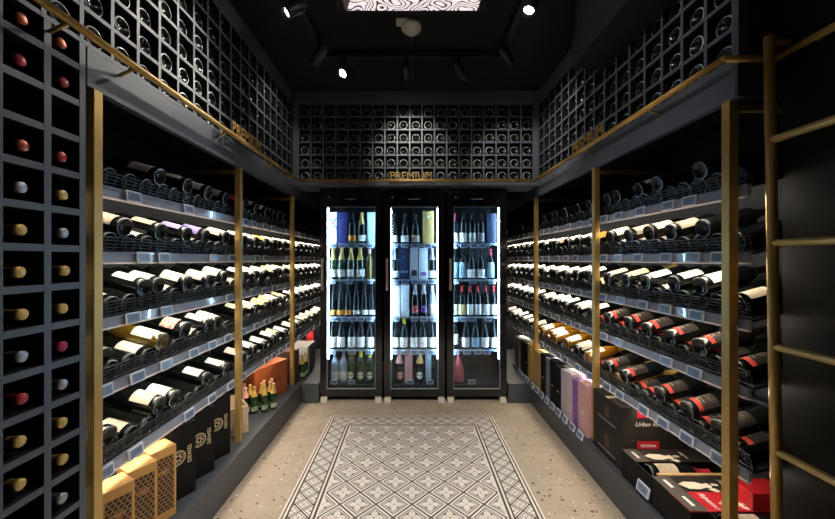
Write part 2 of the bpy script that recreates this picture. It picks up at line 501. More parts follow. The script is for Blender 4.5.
def frames():
    for side in 'LR':
        S = SIDE[side]; s, x = S['s'], S['x']
        for i, (y0, y1) in enumerate(S['posts']):
            where = ['nearest the camera', 'between the near and middle bays', 'beside the wine coolers'][i]
            t = thing('shelving_upright', f"brass shelf frame on the {S['word']} wall, post {where}", 'shelf frame', (x + s * .017, (y0 + y1) / 2, PL), group='brass shelf frames')
            xa, xb = (-.017, .017)
            yw = (y1 - y0) / 2
            boxo('post', (xa, xb, -yw, yw, 0, 1.94 - PL), 'brass', t, bevel=.002)
            boxo('top_bar', (.018 if s > 0 else -.42, .42 if s > 0 else -.018, -.012, .012, 1.90 - PL, 1.925 - PL), 'brass', t, bevel=.002)
            for k in range(3): boxo('shelf_pin', (-.004 + s * .008, .004 + s * .008, -yw - .003, -yw + .002, .55 + .35 * k, .575 + .35 * k), 'steel', t)
frames()

TILT = R(15)     # the decks slope down to the aisle
def shelf(side, bi, k):
    S = SIDE[side]; s = S['s']; name, y0, y1 = BAYS[side][bi]
    z = SZ[k]; L = y1 - y0; xf = S['x'] + s * .0395
    wall = abs(S['wall'] - xf) - .005
    cy = (y0 + y1) / 2
    t = thing('display_shelf', f"black wire-fronted bottle shelf, {SHELF_W[k]} level of the {name} bay, {S['word']} wall", 'shelf', (xf, cy, z), group='bottle display shelves')
    h = L / 2
    def bx(bm, d0, d1, a, b, z0, z1, mi=0):
        xa, xb = sorted((s * d0, s * d1)); box(bm, xa, xb, a, b, z0, z1, mi)
    tilt = (0, -s * TILT, 0)
    bm = bmesh.new()
    bx(bm, .012, wall, -h, h, -.010, -.001)
    obj('deck', bm, 'deck', t, rot=tilt)
    # profile rail for tickets with a frosted lower lip
    r_ = thing('ticket_rail', '', ''); r_.parent = t
    for k_ in ('label', 'category'): del r_[k_]
    bm = bmesh.new()
    bx(bm, .0, .010, -h, h, -.034, .004); bx(bm, -.004, .0, -h, h, .0, .005)
    obj('rail_face', bm, 'rail', r_)
    bm = bmesh.new(); bx(bm, -.003, .010, -h, h, -.0405, -.0345)
    obj('rail_lip', bm, 'lip', r_)
    # light strip under the front of the deck
    bm = bmesh.new(); bx(bm, .014, .026, -h + .02, h - .02, -.025, -.0185)
    obj('light_strip', bm, 'led', t)
    # wire fence and back wire rail
    bm = bmesh.new(); w = .0019; f0 = .020
    for zz in (.006, .019, .032, .045, .058): bx(bm, f0 - w, f0 + w, -h, h, zz - w, zz + w)
    n = int(L / .0438)
    for i in range(n + 1):
        yy = -h + .003 + (L - .006) * i / n; bx(bm, f0 - w, f0 + w, yy - w, yy + w, .0, .058)
    bx(bm, .37 - w, .37 + w, -h, h, .050, .054)
    nn = int(L / .174)
    for i in range(nn + 1):
        yy = -h + .003 + (L - .006) * i / nn; bx(bm, .37 - w, .37 + w, yy - w, yy + w, .0, .054)
    obj('wire_fence', bm, 'wire', t, rot=tilt)
for side in 'LR':
    for bi in range(3):
        for k in range(5): shelf(side, bi, k)

# price tags on the ticket rails
def tag_proto():
    bm = bmesh.new(); box(bm, -.037, .037, -.006, .0, -.022, .022)
    a = mesh('tag_frame', bm, 'tagframe')
    bm = bmesh.new(); box(bm, -.031, .031, -.0072, -.006, -.0165, .0165)
    return a, mesh('tag_display', bm, 'esl')
TAGF, TAGD = tag_proto()
def price_tag(label, loc, rz, tilt=0, group='electronic price tags', sc=1.0):
    o = put('shelf_price_tag', TAGF, None, loc, (tilt, 0, rz)); tag(o, label, 'price tag', group); o.scale = (sc, 1, sc)
    put('display', TAGD, o)
    return o
for side in 'LR':
    S = SIDE[side]; s = S['s']
    for bi, (bn, y0, y1) in enumerate(BAYS[side]):
        for k in range(5):
            n = [6, 6, 7][bi]
            ys = [y0 + .09 + (y1 - y0 - .18) * (i + rnd.uniform(-.22, .22)) / (n - 1) for i in range(n)]
            c = 0
            for i, yy in enumerate(sorted(ys)):
                if bi < 2 and rnd.random() < .12: continue
                if any(abs(yy - (p0 + p1) / 2) < .048 for p0, p1 in S['posts']): continue
                price_tag(f"price tag on {SHELF_W[k]} shelf, {S['word']} wall {bn} bay, {ORD[c]} from the near end",
                          (S['x'] + s * .0325, yy, SZ[k] - .015), R(90) if s < 0 else R(-90), R(-6))
                c += 1

# ---------------------------------------------------------------- bottles on the shelves
# (shape, glass, label material, capsule, words)
TYPES = {
 'dark':   ('bordeaux', 'glass', None, 'capblack', 'plain dark'),
 'grey':   ('bordeaux', 'glass', 'greyl', 'capblack', 'grey-labelled'),
 'white':  ('bordeaux', 'glass', 'white', 'capblack', 'white-labelled'),
 'whiteb': ('burgundy', 'glass', 'white', 'capred', 'broad white-labelled'),
 'cream':  ('burgundy', 'glass', 'cream', 'capblack', 'cream-labelled'),
 'kraft':  ('bordeaux', 'glass', 'kraft', 'capblack', 'kraft-labelled'),
 'purple': ('bordeaux', 'glass', 'purple', 'capblack', 'lilac-labelled'),
 'floral': ('champagne', 'glass', 'floral', 'capblack', 'floral-labelled'),
 'gold':   ('bordeaux', 'yellowg', 'white', 'capyellow', 'golden white-labelled'),
 'amber':  ('burgundy', 'amber', 'white', 'capgold', 'amber white-labelled'),
 'yellow': ('bordeaux', 'glass', 'yellow', 'capgold', 'yellow-labelled'),
 'orange': ('bordeaux', 'glass', 'orange', 'capgold', 'orange-labelled'),
 'pink':   ('bordeaux', 'glass', 'pinkl', 'cappink', 'pale pink-labelled'),
 'redband': ('bordeaux', 'glass', 'darkred', 'capblack', 'red-banded black-labelled'),
 'red':    ('bordeaux', 'glass', 'redl', 'capred', 'red-labelled'),
 'green':  ('bordeaux', 'glass', 'greenl', 'capblack', 'grey-green-labelled'),
 'blue':   ('bordeaux', 'glass', 'bluel', 'capblack', 'blue-grey-labelled'),
}
UP = {  # upper layer, near end first: types and the y of each base in the near bays
 ('L', 0, 0): [('grey', 1.578), ('grey', 1.745), ('grey', 1.938), ('grey', 2.100), ('red', 2.226)],
 ('L', 0, 1): [('kraft', 1.359), ('kraft', 1.536), ('purple', 1.719), ('purple', 1.902), ('cream', 2.080), ('white', 2.236)],
 ('L', 0, 2): [('white', 1.447), ('white', 1.599), ('white', 1.745), ('white', 1.912), ('white', 2.080), ('white', 2.236)],
 ('L', 0, 3): [('white', 1.327), ('gold', 1.526), ('floral', 1.709), ('white', 1.902), ('white', 2.069), ('orange', 2.226)],
 ('L', 0, 4): [('cream', 1.327), ('cream', 1.520), ('white', 1.703), ('white', 1.912), ('white', 2.090), ('cream', 2.236)],
 ('L', 1, 0): ['red', 'green', 'blue', 'green', 'dark', 'green'],
 ('L', 1, 1): ['white', 'white', 'orange', 'white', 'orange', 'white'],
 ('L', 1, 2): ['white', 'white', 'white', 'yellow', 'white', 'yellow'],
 ('L', 1, 3): ['green', 'pink', 'yellow', 'yellow', 'white', 'yellow'],
 ('L', 1, 4): ['pink', 'white', 'white', 'white', 'cream', 'white'],
 ('R', 0, 0): [('dark', 1.45), ('dark', 1.67), ('grey', 1.89), ('dark', 2.085), ('dark', 2.17)],
 ('R', 0, 1): [('dark', 1.426), ('kraft', 1.63), ('cream', 1.82), ('kraft', 2.0), ('cream', 2.17)],
 ('R', 0, 2): [('white', 1.438), ('white', 1.63), ('white', 1.81), ('yellow', 2.0), ('kraft', 2.18)],
 ('R', 0, 3): [('redband', 1.43), ('redband', 1.597), ('redband', 1.757), ('redband', 1.94), ('redband', 2.13)],
 ('R', 0, 4): [('redband', 1.40), ('redband', 1.56), ('redband', 1.729), ('redband', 1.95), ('redband', 2.10)],
 ('R', 1, 0): ['dark', 'dark', 'dark', 'dark', 'dark', 'dark'],
 ('R', 1, 1): ['orange', 'white', 'white', 'kraft', 'white', 'white'],
 ('R', 1, 2): ['white', 'white', 'pink', 'white', 'white', 'white'],
 ('R', 1, 3): ['white', 'white', 'white', 'white', 'white', 'white'],
 ('R', 1, 4): ['amber', 'cream', 'amber', 'amber', 'amber', 'amber'],
}
LOW = {('L', 0): 'dark dark dark', ('L', 1): 'white kraft dark', ('L', 2): 'white white cream', ('L', 3): 'white white white', ('L', 4): 'cream cream dark',
       ('R', 0): 'dark dark dark', ('R', 1): 'dark kraft white', ('R', 2): 'cream white white', ('R', 3): 'redband redband redband', ('R', 4): 'redband redband amber'}
DEEP = .03   # how far behind the fence the bases lie
rest = []    # bottles past the limit, made into one object
SHELF_LIMIT = 300
jobs = []
for side in 'LR':
    S = SIDE[side]; s = S['s']
    for bi, (bn, y0, y1) in enumerate(BAYS[side]):
        for k in range(5):
            n = int((y1 - y0 - .03) / .0875); p = (y1 - y0 - .05) / n
            lowkinds = LOW[(side, k)].split()
            low = [y0 + .025 + p * (i + .5) for i in range(n)]
            if bi == 2: kind_of = lambda i: 'white' if k else 'dark'
            else: kind_of = lambda i: lowkinds[(i * 3) // n]
            lk = [kind_of(i) for i in range(n)]
            lk = ['dark' if rnd.random() < .45 and q_ in ('white', 'kraft', 'cream') else q_ for q_ in lk]
            rads = [SHAPES[TYPES[q_][0]][7][0] for q_ in lk]
            for i, yy in enumerate(low): jobs.append((side, bi, k, 'lower', i, yy, lk[i], p, rads[i]))
            up = UP.get((side, bi, k))
            if up is None: up = ['white' if k else 'dark'] * 7
            spots = []
            if isinstance(up[0], tuple):
                for ty, yy in up: spots.append((ty, yy))
            else:
                m = len(up)
                for i, ty in enumerate(up): spots.append((ty, y0 + .10 + (y1 - y0 - .18) * i / (m - 1)))
            used = set()
            for i, (ty, yy) in enumerate(spots):     # settle in the groove between two lower bottles
                g = sorted((abs((low[j] + low[j + 1]) / 2 - yy), j) for j in range(n - 1) if j not in used)
                if not g or g[0][0] > .07: continue
                j = g[0][1]; used.add(j)
                jobs.append((side, bi, k, 'upper', i, (low[j] + low[j + 1]) / 2, ty, p, max(rads[j], rads[j + 1])))
def size_of(j):
    side, bi, k, lay, i, y, ty, p, rl = j
    return (1.0 / y) * (1.7 if lay == 'upper' else 1.0)
jobs.sort(key=lambda j: -size_of(j))
count = {}
for n_, (side, bi, k, lay, i, y, ty, p, rl) in enumerate(jobs):
    S = SIDE[side]; s = S['s']; shape, glass, lab, cap, wds = TYPES[ty]
    rad = SHAPES[shape][7][0]
    hh = (rad if lay == 'lower' else rl + math.sqrt(max(1e-5, (rl + rad) ** 2 - (p / 2) ** 2)) + .0025) + .0006
    dd = .026 + rnd.uniform(0, .010) if lay == 'lower' else .020 + rnd.uniform(-.012, .014)
    ct, st = math.cos(TILT), math.sin(TILT)
    x = S['x'] + s * .038 + s * (dd * ct - hh * st); z = SZ[k] + dd * st + hh * ct
    sp = rnd.uniform(-.5, .5) if lay == 'lower' else rnd.uniform(-.35, .35)
    rot = (Matrix.Rotation(-s * TILT, 4, 'Y') @ lie(side, sp).to_matrix().to_4x4()).to_euler()
    if n_ >= SHELF_LIMIT: rest.append((shape, glass, lab, (x, y, z), rot)); continue
    bn = BAYS[side][bi][0]
    o = put('wine_bottle', body_mesh(shape, glass), None, (x, y, z), rot)
    tag(o, f"{wds} bottle, {S['word']} wall {bn} bay, {SHELF_W[k]} shelf, {lay} layer, {ORD[i]} from near end", 'wine bottle', 'bottles lying on the display shelves')
    if lab:
        long_ = lay == 'upper'
        put('label', label_mesh(shape, lab, None, None, 1.3), o)
    put('capsule', cap_mesh(shape, cap), o)

# everything past the limit: one object
bm = bmesh.new()
slot = {}
def add_bottle(bm, shape, glass, lab, loc, rot, n=14):
    mt = Matrix.Translation(loc) @ rot.to_matrix().to_4x4()
    def idx(m): return slot.setdefault(m, len(slot))
    v0 = len(bm.verts)
    g, r_ = idx(glass), idx('rimglint')
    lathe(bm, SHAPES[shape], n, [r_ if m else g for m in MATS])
    if lab:
        a, b, c = LAB[shape]; li = idx(lab)
        lathe(bm, [(a, b), (a, c)], 8, [li], arc=(-1.3, 1.3))
    bm.verts.ensure_lookup_table()
    for v in bm.verts[v0:]: v.co = mt @ v.co
for a in rest: add_bottle(bm, *a)
o = obj('wine_bottles_in_the_far_bays', bm, list(slot))
o['kind'] = 'stuff'; o['label'] = 'many more wine bottles lying deep in the far shelf bays'; o['category'] = 'wine bottles'

# ---------------------------------------------------------------- upper racks
DV = .0075       # half thickness of a divider
ZR0, ZP, NR = 2.075, .1167, 6
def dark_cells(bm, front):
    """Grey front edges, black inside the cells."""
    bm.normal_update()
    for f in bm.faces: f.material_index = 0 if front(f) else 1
def rack(name, label, origin, rot, ncol, pitch, header_to, lead=0.0, tail=0.0):
    """A pigeonhole rack in its own frame: u to the right along the face, v into the wall, z up; face at v = 0."""
    t = thing(name, label, 'bottle rack', origin, rot, 'pigeonhole bottle racks')
    W = ncol * pitch; D = .33; zt = ZR0 + NR * ZP; oz = origin[2]
    bm = bmesh.new()
    for i in range(ncol + 1): box(bm, i * pitch - DV, i * pitch + DV, 0, D, ZR0 - oz - DV, zt - oz + DV)
    for j in range(NR + 1): box(bm, -DV, W + DV, .0006, D, ZR0 - oz + j * ZP - DV, ZR0 - oz + j * ZP + DV)
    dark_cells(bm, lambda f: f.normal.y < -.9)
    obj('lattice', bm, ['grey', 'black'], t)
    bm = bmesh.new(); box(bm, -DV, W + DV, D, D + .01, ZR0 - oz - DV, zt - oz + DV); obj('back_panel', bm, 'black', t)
    bm = bmesh.new(); box(bm, -lead, W + tail, 0, .03, zt - oz + DV + .0003, header_to - oz); obj('header_board', bm, 'grey', t)
    if lead: boxo('end_board', (-lead, -DV - .0003, 0, .03, ZR0 - oz - DV, zt - oz + DV), 'grey', t)
    if tail: boxo('end_board', (W + DV + .0003, W + tail, 0, .03, ZR0 - oz - DV, zt - oz + DV), 'grey', t)
    return t
LP, RP, BP = .1195, .1215, .1134
LY0 = 1.277 - 9 * LP                           # near end of left rack
LN = 25; RN = 16; BN = 19
RY0 = 1.272
BX0 = (XL + XR) / 2 - BN * BP / 2
# local +u on the left wall runs towards the back (world +y), v towards -x
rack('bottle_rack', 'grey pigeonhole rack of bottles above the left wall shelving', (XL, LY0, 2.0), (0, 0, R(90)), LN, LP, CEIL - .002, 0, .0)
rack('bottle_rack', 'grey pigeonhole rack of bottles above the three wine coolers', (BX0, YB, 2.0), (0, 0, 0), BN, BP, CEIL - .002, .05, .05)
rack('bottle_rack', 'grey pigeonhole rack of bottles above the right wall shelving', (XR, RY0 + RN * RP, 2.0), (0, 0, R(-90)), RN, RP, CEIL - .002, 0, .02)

# fascias under the racks
def fascia(label, dims):
    o = boxo('fascia_board', dims, 'grey', bevel=.002); tag(o, label, 'fascia', 'fascia boards'); return o
fascia('grey fascia board under the left bottle rack', (XL - .03, XL, 1.176, 4.55, 1.935, ZR0 - DV - .0005))
struct(boxo('trim_6', (-1.555, XL - .031, 1.176, 4.55, 2.02, ZR0 - DV - .001), 'black'))
fascia('grey fascia board under the right bottle rack', (XR, XR + .03, 1.265, 4.55, 1.935, ZR0 - DV - .0005))
struct(boxo('trim_7', (XR + .031, 1.615, 1.265, 4.55, 2.02, ZR0 - DV - .001), 'black'))
fascia('grey fascia board between the coolers and the back bottle rack', (XL + .001, XR - .001, YB, YB + .33, 2.03, ZR0 - DV - .0005))
# side returns over the ends of the racks
struct(boxo('trim_5', (XR, 1.61, 1.2552, 1.2640, 1.935, CEIL - .39), 'greyd'))

def project(p):
    return 411.5 + 350 * p[0] / p[1], 259 - 350 * (p[2] - EYE) / p[1]
RACKP = [(r, z) for r, z in BORD]; RACKP[4] = (.0322, .0003)  # the painted rim highlight is drawn wider on racked bottles
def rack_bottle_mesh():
    bm = bmesh.new(); lathe(bm, RACKP, 24, MATS); return mesh('racked_bottle', bm, ['glass', 'rackglint'])
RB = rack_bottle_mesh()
extra = []
def racked(loc, rot, label, group):
    px, py = project(loc)
    if loc[1] > .5 and -6 < px < 841 and py > -6:
        hid = loc[0] > 1.0 and loc[1] < 3.0 and (loc[2] > 2.51 + .06 and loc[1] < 2.13 + .1)
        if not hid:
            tag(put('racked_bottle', RB, None, loc, rot), label, 'wine bottle', group); return
    extra.append(('bordeaux', 'glass', None, loc, rot))
for j in range(NR):
    zc = ZR0 + j * ZP + DV + .0376
    row = ORD[NR - 1 - j]
    for i in range(LN):
        y = LY0 + (i + .5) * LP
        racked((XL - .010 - rnd.uniform(0, .012), y, zc), lie('L', rnd.uniform(0, 6)), f"bottle base in left wall rack, {row} row below ceiling, {ORD[LN - 1 - i]} column from back corner", 'bottles in the left rack')
    for i in range(RN):
        y = RY0 + (i + .5) * RP
        racked((XR + .010 + rnd.uniform(0, .012), y, zc), lie('R', rnd.uniform(0, 6)), f"bottle base in right wall rack, {row} row below ceiling, {ORD[RN - 1 - i]} column from back corner", 'bottles in the right rack')
    for i in range(BN):
        x = BX0 + (i + .5) * BP
        m = (Matrix.Rotation(R(-90), 4, 'X') @ Matrix.Rotation(rnd.uniform(0, 6), 4, 'Z')).to_euler()
        racked((x, YB + .010 + rnd.uniform(0, .012), zc), m, f"bottle base in back rack over coolers, {row} row below ceiling, {ORD[i]} column from left", 'bottles in the back rack')
bm = bmesh.new(); slot = {}
for a in extra: add_bottle(bm, *a, n=12)
o = obj('racked_bottles_near_the_ceiling', bm, list(slot)); o['kind'] = 'stuff'
o['label'] = 'bottles in the rack cells nearest the camera and ceiling'; o['category'] = 'wine bottles'

# ---------------------------------------------------------------- left lattice cabinet
def cabinet():
    P = .1194; xs = XL; z1 = 1.982; pitch_y = .1165
    yend = 1.163; ncol = 8
    t = thing('lattice_cabinet', 'grey pigeonhole cabinet with foil-capped bottle necks beside the left shelving', 'cabinet', (xs, yend, 0))
    bm = bmesh.new()
    th = .0105
    ys = [-.003] + [-(1.163 - 1.049) - .1255 * i for i in range(ncol)]
    D = .40
    for y in ys: box(bm, -D, 0, y - th, y + th, .10, 2.0665)
    zz = z1
    while zz > .1:
        box(bm, -D, -.0006, ys[-1], ys[0], zz - th, zz + th); zz -= P
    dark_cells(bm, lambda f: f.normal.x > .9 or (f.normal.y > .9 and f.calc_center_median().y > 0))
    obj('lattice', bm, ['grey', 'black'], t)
    boxo('back_panel', (-D - .01, -D, ys[-1], ys[0], .10, 2.0665), 'black', t)
    boxo('toe_board', (-.40, -.02, ys[-1], ys[0], .187, .0998 + .09), 'greyd', t)
    # bottles: neck to the room
    o_, r_, s_, g_, m_ = 'caporange', 'capred', 'capsilver', 'capgold', 'capmaroon'
    caps = [[o_, r_, None, r_, g_, s_, g_, g_, m_, s_, g_, g_, s_, g_, g_],
            [o_, r_, None, o_, s_, g_, g_, g_, s_, r_, g_, g_, s_, g_, s_],
            [g_, o_, r_, None, g_, g_, s_, g_, r_, g_, g_, s_, g_, g_, g_]]
    word = {'caporange': 'copper', 'capred': 'red', 'capsilver': 'silver', 'capgold': 'gold', 'capmaroon': 'magenta'}
    for c in range(3):
        yc = yend + (ys[c] + ys[c + 1]) / 2
        for r in range(15):
            cap = caps[c][r]
            if cap is None: continue
            zc = z1 - P * r + th + .0380
            shape = 'bordeaux'
            ry = Matrix.Rotation(R(90), 4, 'Y')
            o = put('cellared_bottle', body_mesh(shape, 'glass'), None, (xs - .012 + .012 - .303 - rnd.uniform(.002, .008), yc + rnd.uniform(-.004, .004), zc + .0002), ry.to_euler())
            colw = ['column beside the shelving', 'second column from the shelving', 'third column from the shelving'][c]
            tag(o, f"{word[cap]}-capped bottle neck in lattice cabinet, {ORD[r]} cell down, {colw}", 'wine bottle', 'bottles in the lattice cabinet')
            put('capsule', cap_mesh(shape, cap, .80), o)
cabinet()

# ---------------------------------------------------------------- brass rails and lettering
RZ, RR = 2.062, .0125
def rail(label, pts, brackets):
    t = thing('brass_rail', label, 'rail', (0, 0, 0), group='brass gallery rails')
    bm = bmesh.new()
    for p, q in zip(pts, pts[1:]): tube(bm, p, q, RR, 12)
    for p in pts[1:-1]:
        bmesh.ops.create_uvsphere(bm, u_segments=12, v_segments=8, radius=RR, matrix=Matrix.Translation(p))
    obj('tube', bm, 'brassd', t)
    for p, q in brackets:
        bm = bmesh.new(); tube(bm, p, q, .006, 8); obj('bracket', bm, 'brassd', t)
    return t
xlr, xrr, ybr = XL + .07, XR - .06, YB - .05
rail('brass gallery rail running along all three bottle racks and on past the ladder',
     [(xlr, .15, RZ), (xlr, ybr, RZ), (xrr, ybr, RZ), (xrr, 1.2405, RZ), (1.292, 1.2405, RZ), (1.292, -.6, RZ)],
     [((xlr, y, RZ), (XL + .003, y, RZ - .03)) for y in (1.049, 1.30, 1.95, 2.6, 3.0)] + [((xrr, y, RZ), (XR - .003, y, RZ - .03)) for y in (1.65, 2.25, 2.85)] +
     [((x, ybr, RZ), (x, YB - .003, RZ - .02)) for x in (-.5, .55)] + [((1.292, y, RZ), (1.3105, y, RZ - .012)) for y in (.45, 1.12)])
def sign(label, loc, rot):
    t = thing('brass_sign', label, 'sign', loc, rot, 'premium signs')
    me = text_mesh('premium_lettering', 'PREMIUM', .1, .003, 'brassd')
    w_ = max(v.co.x for v in me.vertices) - min(v.co.x for v in me.vertices)
    for v in me.vertices: v.co.x *= .375 / w_
    put('lettering', me, t)
up = Matrix.Rotation(R(90), 4, 'X')
sz = RZ + RR - .001
sign('brass PREMIUM lettering standing on the rail above the coolers', (-.003, ybr, sz), up.to_euler())
sign('brass PREMIUM lettering standing on the rail along the left wall', (xlr, 2.18, sz), (Matrix.Rotation(R(90), 4, 'Z') @ up).to_euler())
sign('brass PREMIUM lettering standing on the rail along the right wall', (xrr, 2.22, sz), (Matrix.Rotation(R(-90), 4, 'Z') @ up).to_euler())

# ---------------------------------------------------------------- right end: tall black cabinet and ladder
t = thing('tall_cabinet', 'tall black cabinet front behind the brass ladder', 'cabinet', (1.316, 0, 0))
boxo('door', (0, .02, .62, 1.243, .10, 2.50), 'panel', t, bevel=.002)
boxo('door', (0, .02, -.2, .616, .10, 2.50), 'panel', t, bevel=.002)
boxo('body', (.021, .30, -.2, 1.243, .0, 2.50), 'black', t)
t = thing('ladder', 'brass library ladder hooked on the rail in front of the black cabinet', 'ladder', (1.226, 1.162, 0))
bm = bmesh.new(); tube(bm, (.0, 0.005, .0), (.0, .038, 2.115), .0155, 14); obj('stile', bm, 'brass', t)
bm = bmesh.new(); tube(bm, (.0, -.415, .0), (.0, -.382, 2.115), .0155, 14); obj('stile', bm, 'brass', t)
for k in range(5):
    z = .356 + .35 * k; y = .005 + .033 * z / 2.14
    bm = bmesh.new(); tube(bm, (0, y, z), (0, y - .42, z), .0125, 12); obj('rung', bm, 'brass', t)
for y in (.036, -.384):
    bm = bmesh.new(); tube(bm, (.0, y, 2.095), (.066, y, 2.095), .010, 10); obj('hook', bm, 'brass', t)

# ---------------------------------------------------------------- wine coolers
CZ0, CZ1, CY = .045, 2.02, 3.30
CSH = [1.499, 1.153, .793, .476, .150]
def cooler(x0, x1, ledside, word):
    w = x1 - x0; cx = (x0 + x1) / 2; h = w / 2
    t = thing('wine_cooler', f'black glass-door wine cooler, {word}', 'wine cooler', (cx, CY, 0), group='wine coolers')
    D = .60
    bm = bmesh.new(); f = .035
    box(bm, -h, -h + f, .045, D, CZ0, CZ1); box(bm, h - f, h, .045, D, CZ0, CZ1)
    box(bm, -h + f, h - f, .045, D, CZ1 - .08, CZ1); box(bm, -h + f, h - f, .045, D, CZ0, .13); box(bm, -h + f, h - f, D - .03, D, .13, CZ1 - .08)
    obj('cabinet_body', bm, 'blackg', t)
    bm = bmesh.new(); box(bm, -h + f + .002, h - f - .002, D - .036, D - .031, .132, CZ1 - .082)
    box(bm, -h + f + .0005, -h + f + .003, .06, D - .036, .132, CZ1 - .082); box(bm, h - f - .003, h - f - .0005, .06, D - .036, .132, CZ1 - .082)
    obj('liner', bm, 'inner', t)
    m = .062; zt, zb = 1.85, .125
    d = thing('door', '', '', (0, 0, 0)); d.parent = t
    for k_ in ('label', 'category'): del d[k_]
    bm = bmesh.new()
    box(bm, -h + .002, -h + m, 0, .042, zb - .03, zt + .012); box(bm, h - m, h - .002, 0, .042, zb - .03, zt + .012)
    box(bm, -h + m, h - m, 0, .042, zt, zt + .012); box(bm, -h + m, h - m, 0, .042, zb - .03, zb)
    obj('door_frame', bm, 'blackg', d)
    boxo('glass_pane', (-h + m, h - m, .016, .020, zb, zt), 'pane', d)
    bm = bmesh.new(); box(bm, -h + m, h - m, .010, .0158, zt - .008, zt); box(bm, -h + m, h - m, .010, .0158, zb, zb + .008)
    box(bm, -h + m, -h + m + .005, .010, .0158, zb + .0081, zt - .0081); box(bm, h - m - .005, h - m, .010, .0158, zb + .0081, zt - .0081)
    obj('glass_edge', bm, 'steel', d)
    boxo('header_panel', (-h + .002, h - .002, 0, .042, zt + .014, CZ1), 'blackg', t)
    boxo('display_slot', (-.055, .055, -.002, -.0002, 1.915, 1.922), 'steel', t)
    bm = bmesh.new(); tube(bm, (-h + .08, 0, 1.935), (-h + .08, -.006, 1.935), .010, 14); obj('lock', bm, 'steel', t)
    # handle: two short arms and a bar
    hd = thing('handle', '', '', (-h + .030, 0, 0)); hd.parent = d
    for k_ in ('label', 'category'): del hd[k_]
    bm = bmesh.new(); box(bm, -.011, .011, -.040, -.026, 1.06, 1.36); box(bm, -.011, .011, -.026, -.0005, 1.07, 1.09); box(bm, -.011, .011, -.026, -.0005, 1.33, 1.35)
    obj('handle_bar', bm, 'feet', hd, bevel=.003)
    boxo('kick_panel', (-h + .01, h - .01, .02, .04, .05, .093), 'blackg', t)
    for sx in (-1, 1):
        boxo('foot', (sx * (h - .035) - .03, sx * (h - .035) + .03, -.006, .03, .0, .047), 'feet', t, bevel=.003)
    for sx in (-1, 1):
        bm = bmesh.new(); xx = sx * (h - m - .004); lw = .005 if sx == (-1 if ledside == 'L' else 1) else .002
        box(bm, xx - lw, xx + lw, .046, .054, .40, zt - .01)
        obj('light_strip', bm, 'ledc', t)
    for sx in (-1, 1):                          # notched shelf supports
        bm = bmesh.new(); xx = sx * (h - f - .012)
        for i in range(38): box(bm, xx - .008, xx + .008, .060, .075, .42 + i * .036, .42 + i * .036 + .018)
        box(bm, xx - .003, xx + .003, .075, .08, .40, 1.83)
        obj('shelf_support', bm, 'steel', t)
    for z in CSH[:4]:
        bm = bmesh.new(); n = 16
        for i in range(n + 1):
            xx = -h + f + .006 + (w - 2 * f - .012) * i / n; box(bm, xx - .002, xx + .002, .085, D - .05, z - .006, z - .001)
        box(bm, -h + f + .004, h - f - .004, .080, .085, z - .012, z + .006); box(bm, -h + f + .004, h - f - .004, D - .05, D - .046, z - .008, z + .002)
        obj('rack_shelf', bm, 'steel', t)
    boxo('bottom_tray', (-h + f + .004, h - f - .004, .07, D - .04, .131, .149), 'inner', t)
    return t
COOL = [(-.863, -.278, 'L', 'nearest the left wall'), (-.259, .316, 'R', 'middle one of the three'), (.335, .900, 'R', 'nearest the right wall')]
for c in COOL: cooler(*c)

CW = ['left cooler', 'middle cooler', 'right cooler']
LV = ['top shelf', 'second shelf', 'third shelf', 'fourth shelf', 'floor']
def stand(c, r, px, shape, glass, lab, cap, words_, frac=.72, lz=None, yoff=.0, sc=1.0, rnd_label=None):
    y = CY + .135 + yoff
    x = (px - 411.5) * (y - .02) / 350
    o = put('chilled_bottle', body_mesh(shape, glass, sc), None, (x, y, CSH[r] + .0008), (0, 0, R(-90) + rnd.uniform(-.25, .25)))
    tag(o, f"{words_} bottle standing in the {CW[c]}, {LV[r]}", 'wine bottle', 'bottles standing in the coolers')
    if lab: put('label', label_mesh(shape, lab, *(lz or (None, None)), arc=1.35, scale=sc), o)
    if rnd_label:                                # round shield on the belly
        bm = bmesh.new(); rr = LAB[shape][0] * sc + .0012; n = 20
        cz = .075; pts = []
        for i in range(n):
            a = 2 * PI * i / n; u = .032 * math.cos(a); v = .036 * math.sin(a)
            pts.append(bm.verts.new((rr * math.cos(u / rr), rr * math.sin(u / rr), cz + v)))
        cv = bm.verts.new((rr + .0006, 0, cz))
        for i in range(n): bm.faces.new((pts[i], pts[(i + 1) % n], cv))
        obj('shield_label', bm, rnd_label, o)
    if cap: put('capsule', cap_mesh(shape, cap, frac, sc), o)
    return o
def carton(c, r, px0, px1, h, mat, words_, deco=None, depth=.09):
    y = CY + .105
    x0 = (px0 - 411.5) * y / 350; x1 = (px1 - 411.5) * y / 350; w = x1 - x0 - .004
    t = thing('gift_carton', f"{words_} standing in the {CW[c]}, {LV[r]}", 'box', ((x0 + x1) / 2, y, CSH[r] + .0008), group='cartons in the coolers')
    boxo('carton_body', (-w / 2, w / 2, 0, depth, 0, h), mat, t, bevel=.0015)
    if deco: deco(t, w, h)
    return t
def deco_ribbon(t, w, h):
    bm = bmesh.new()
    for sg in (-1, 1):
        p = Vector((-.042 * sg, -.0012, h * .66 - .05)); q = Vector((.042 * sg, -.0012, h * .66 + .05))
        d = (q - p).normalized(); nrm = Vector((d.z, 0, -d.x)) * .009
        bm.faces.new([bm.verts.new(v) for v in (p - nrm, p + nrm, q + nrm, q - nrm)])
    for v in bm.verts: v.co.x = max(-w / 2, min(w / 2, v.co.x))
    obj('ribbon_cross', bm, 'blackbox', t)
    boxo('bow', (-.012, .012, -.006, -.0016, h * .66 - .012, h * .66 + .012), 'redcard', t, bevel=.003)
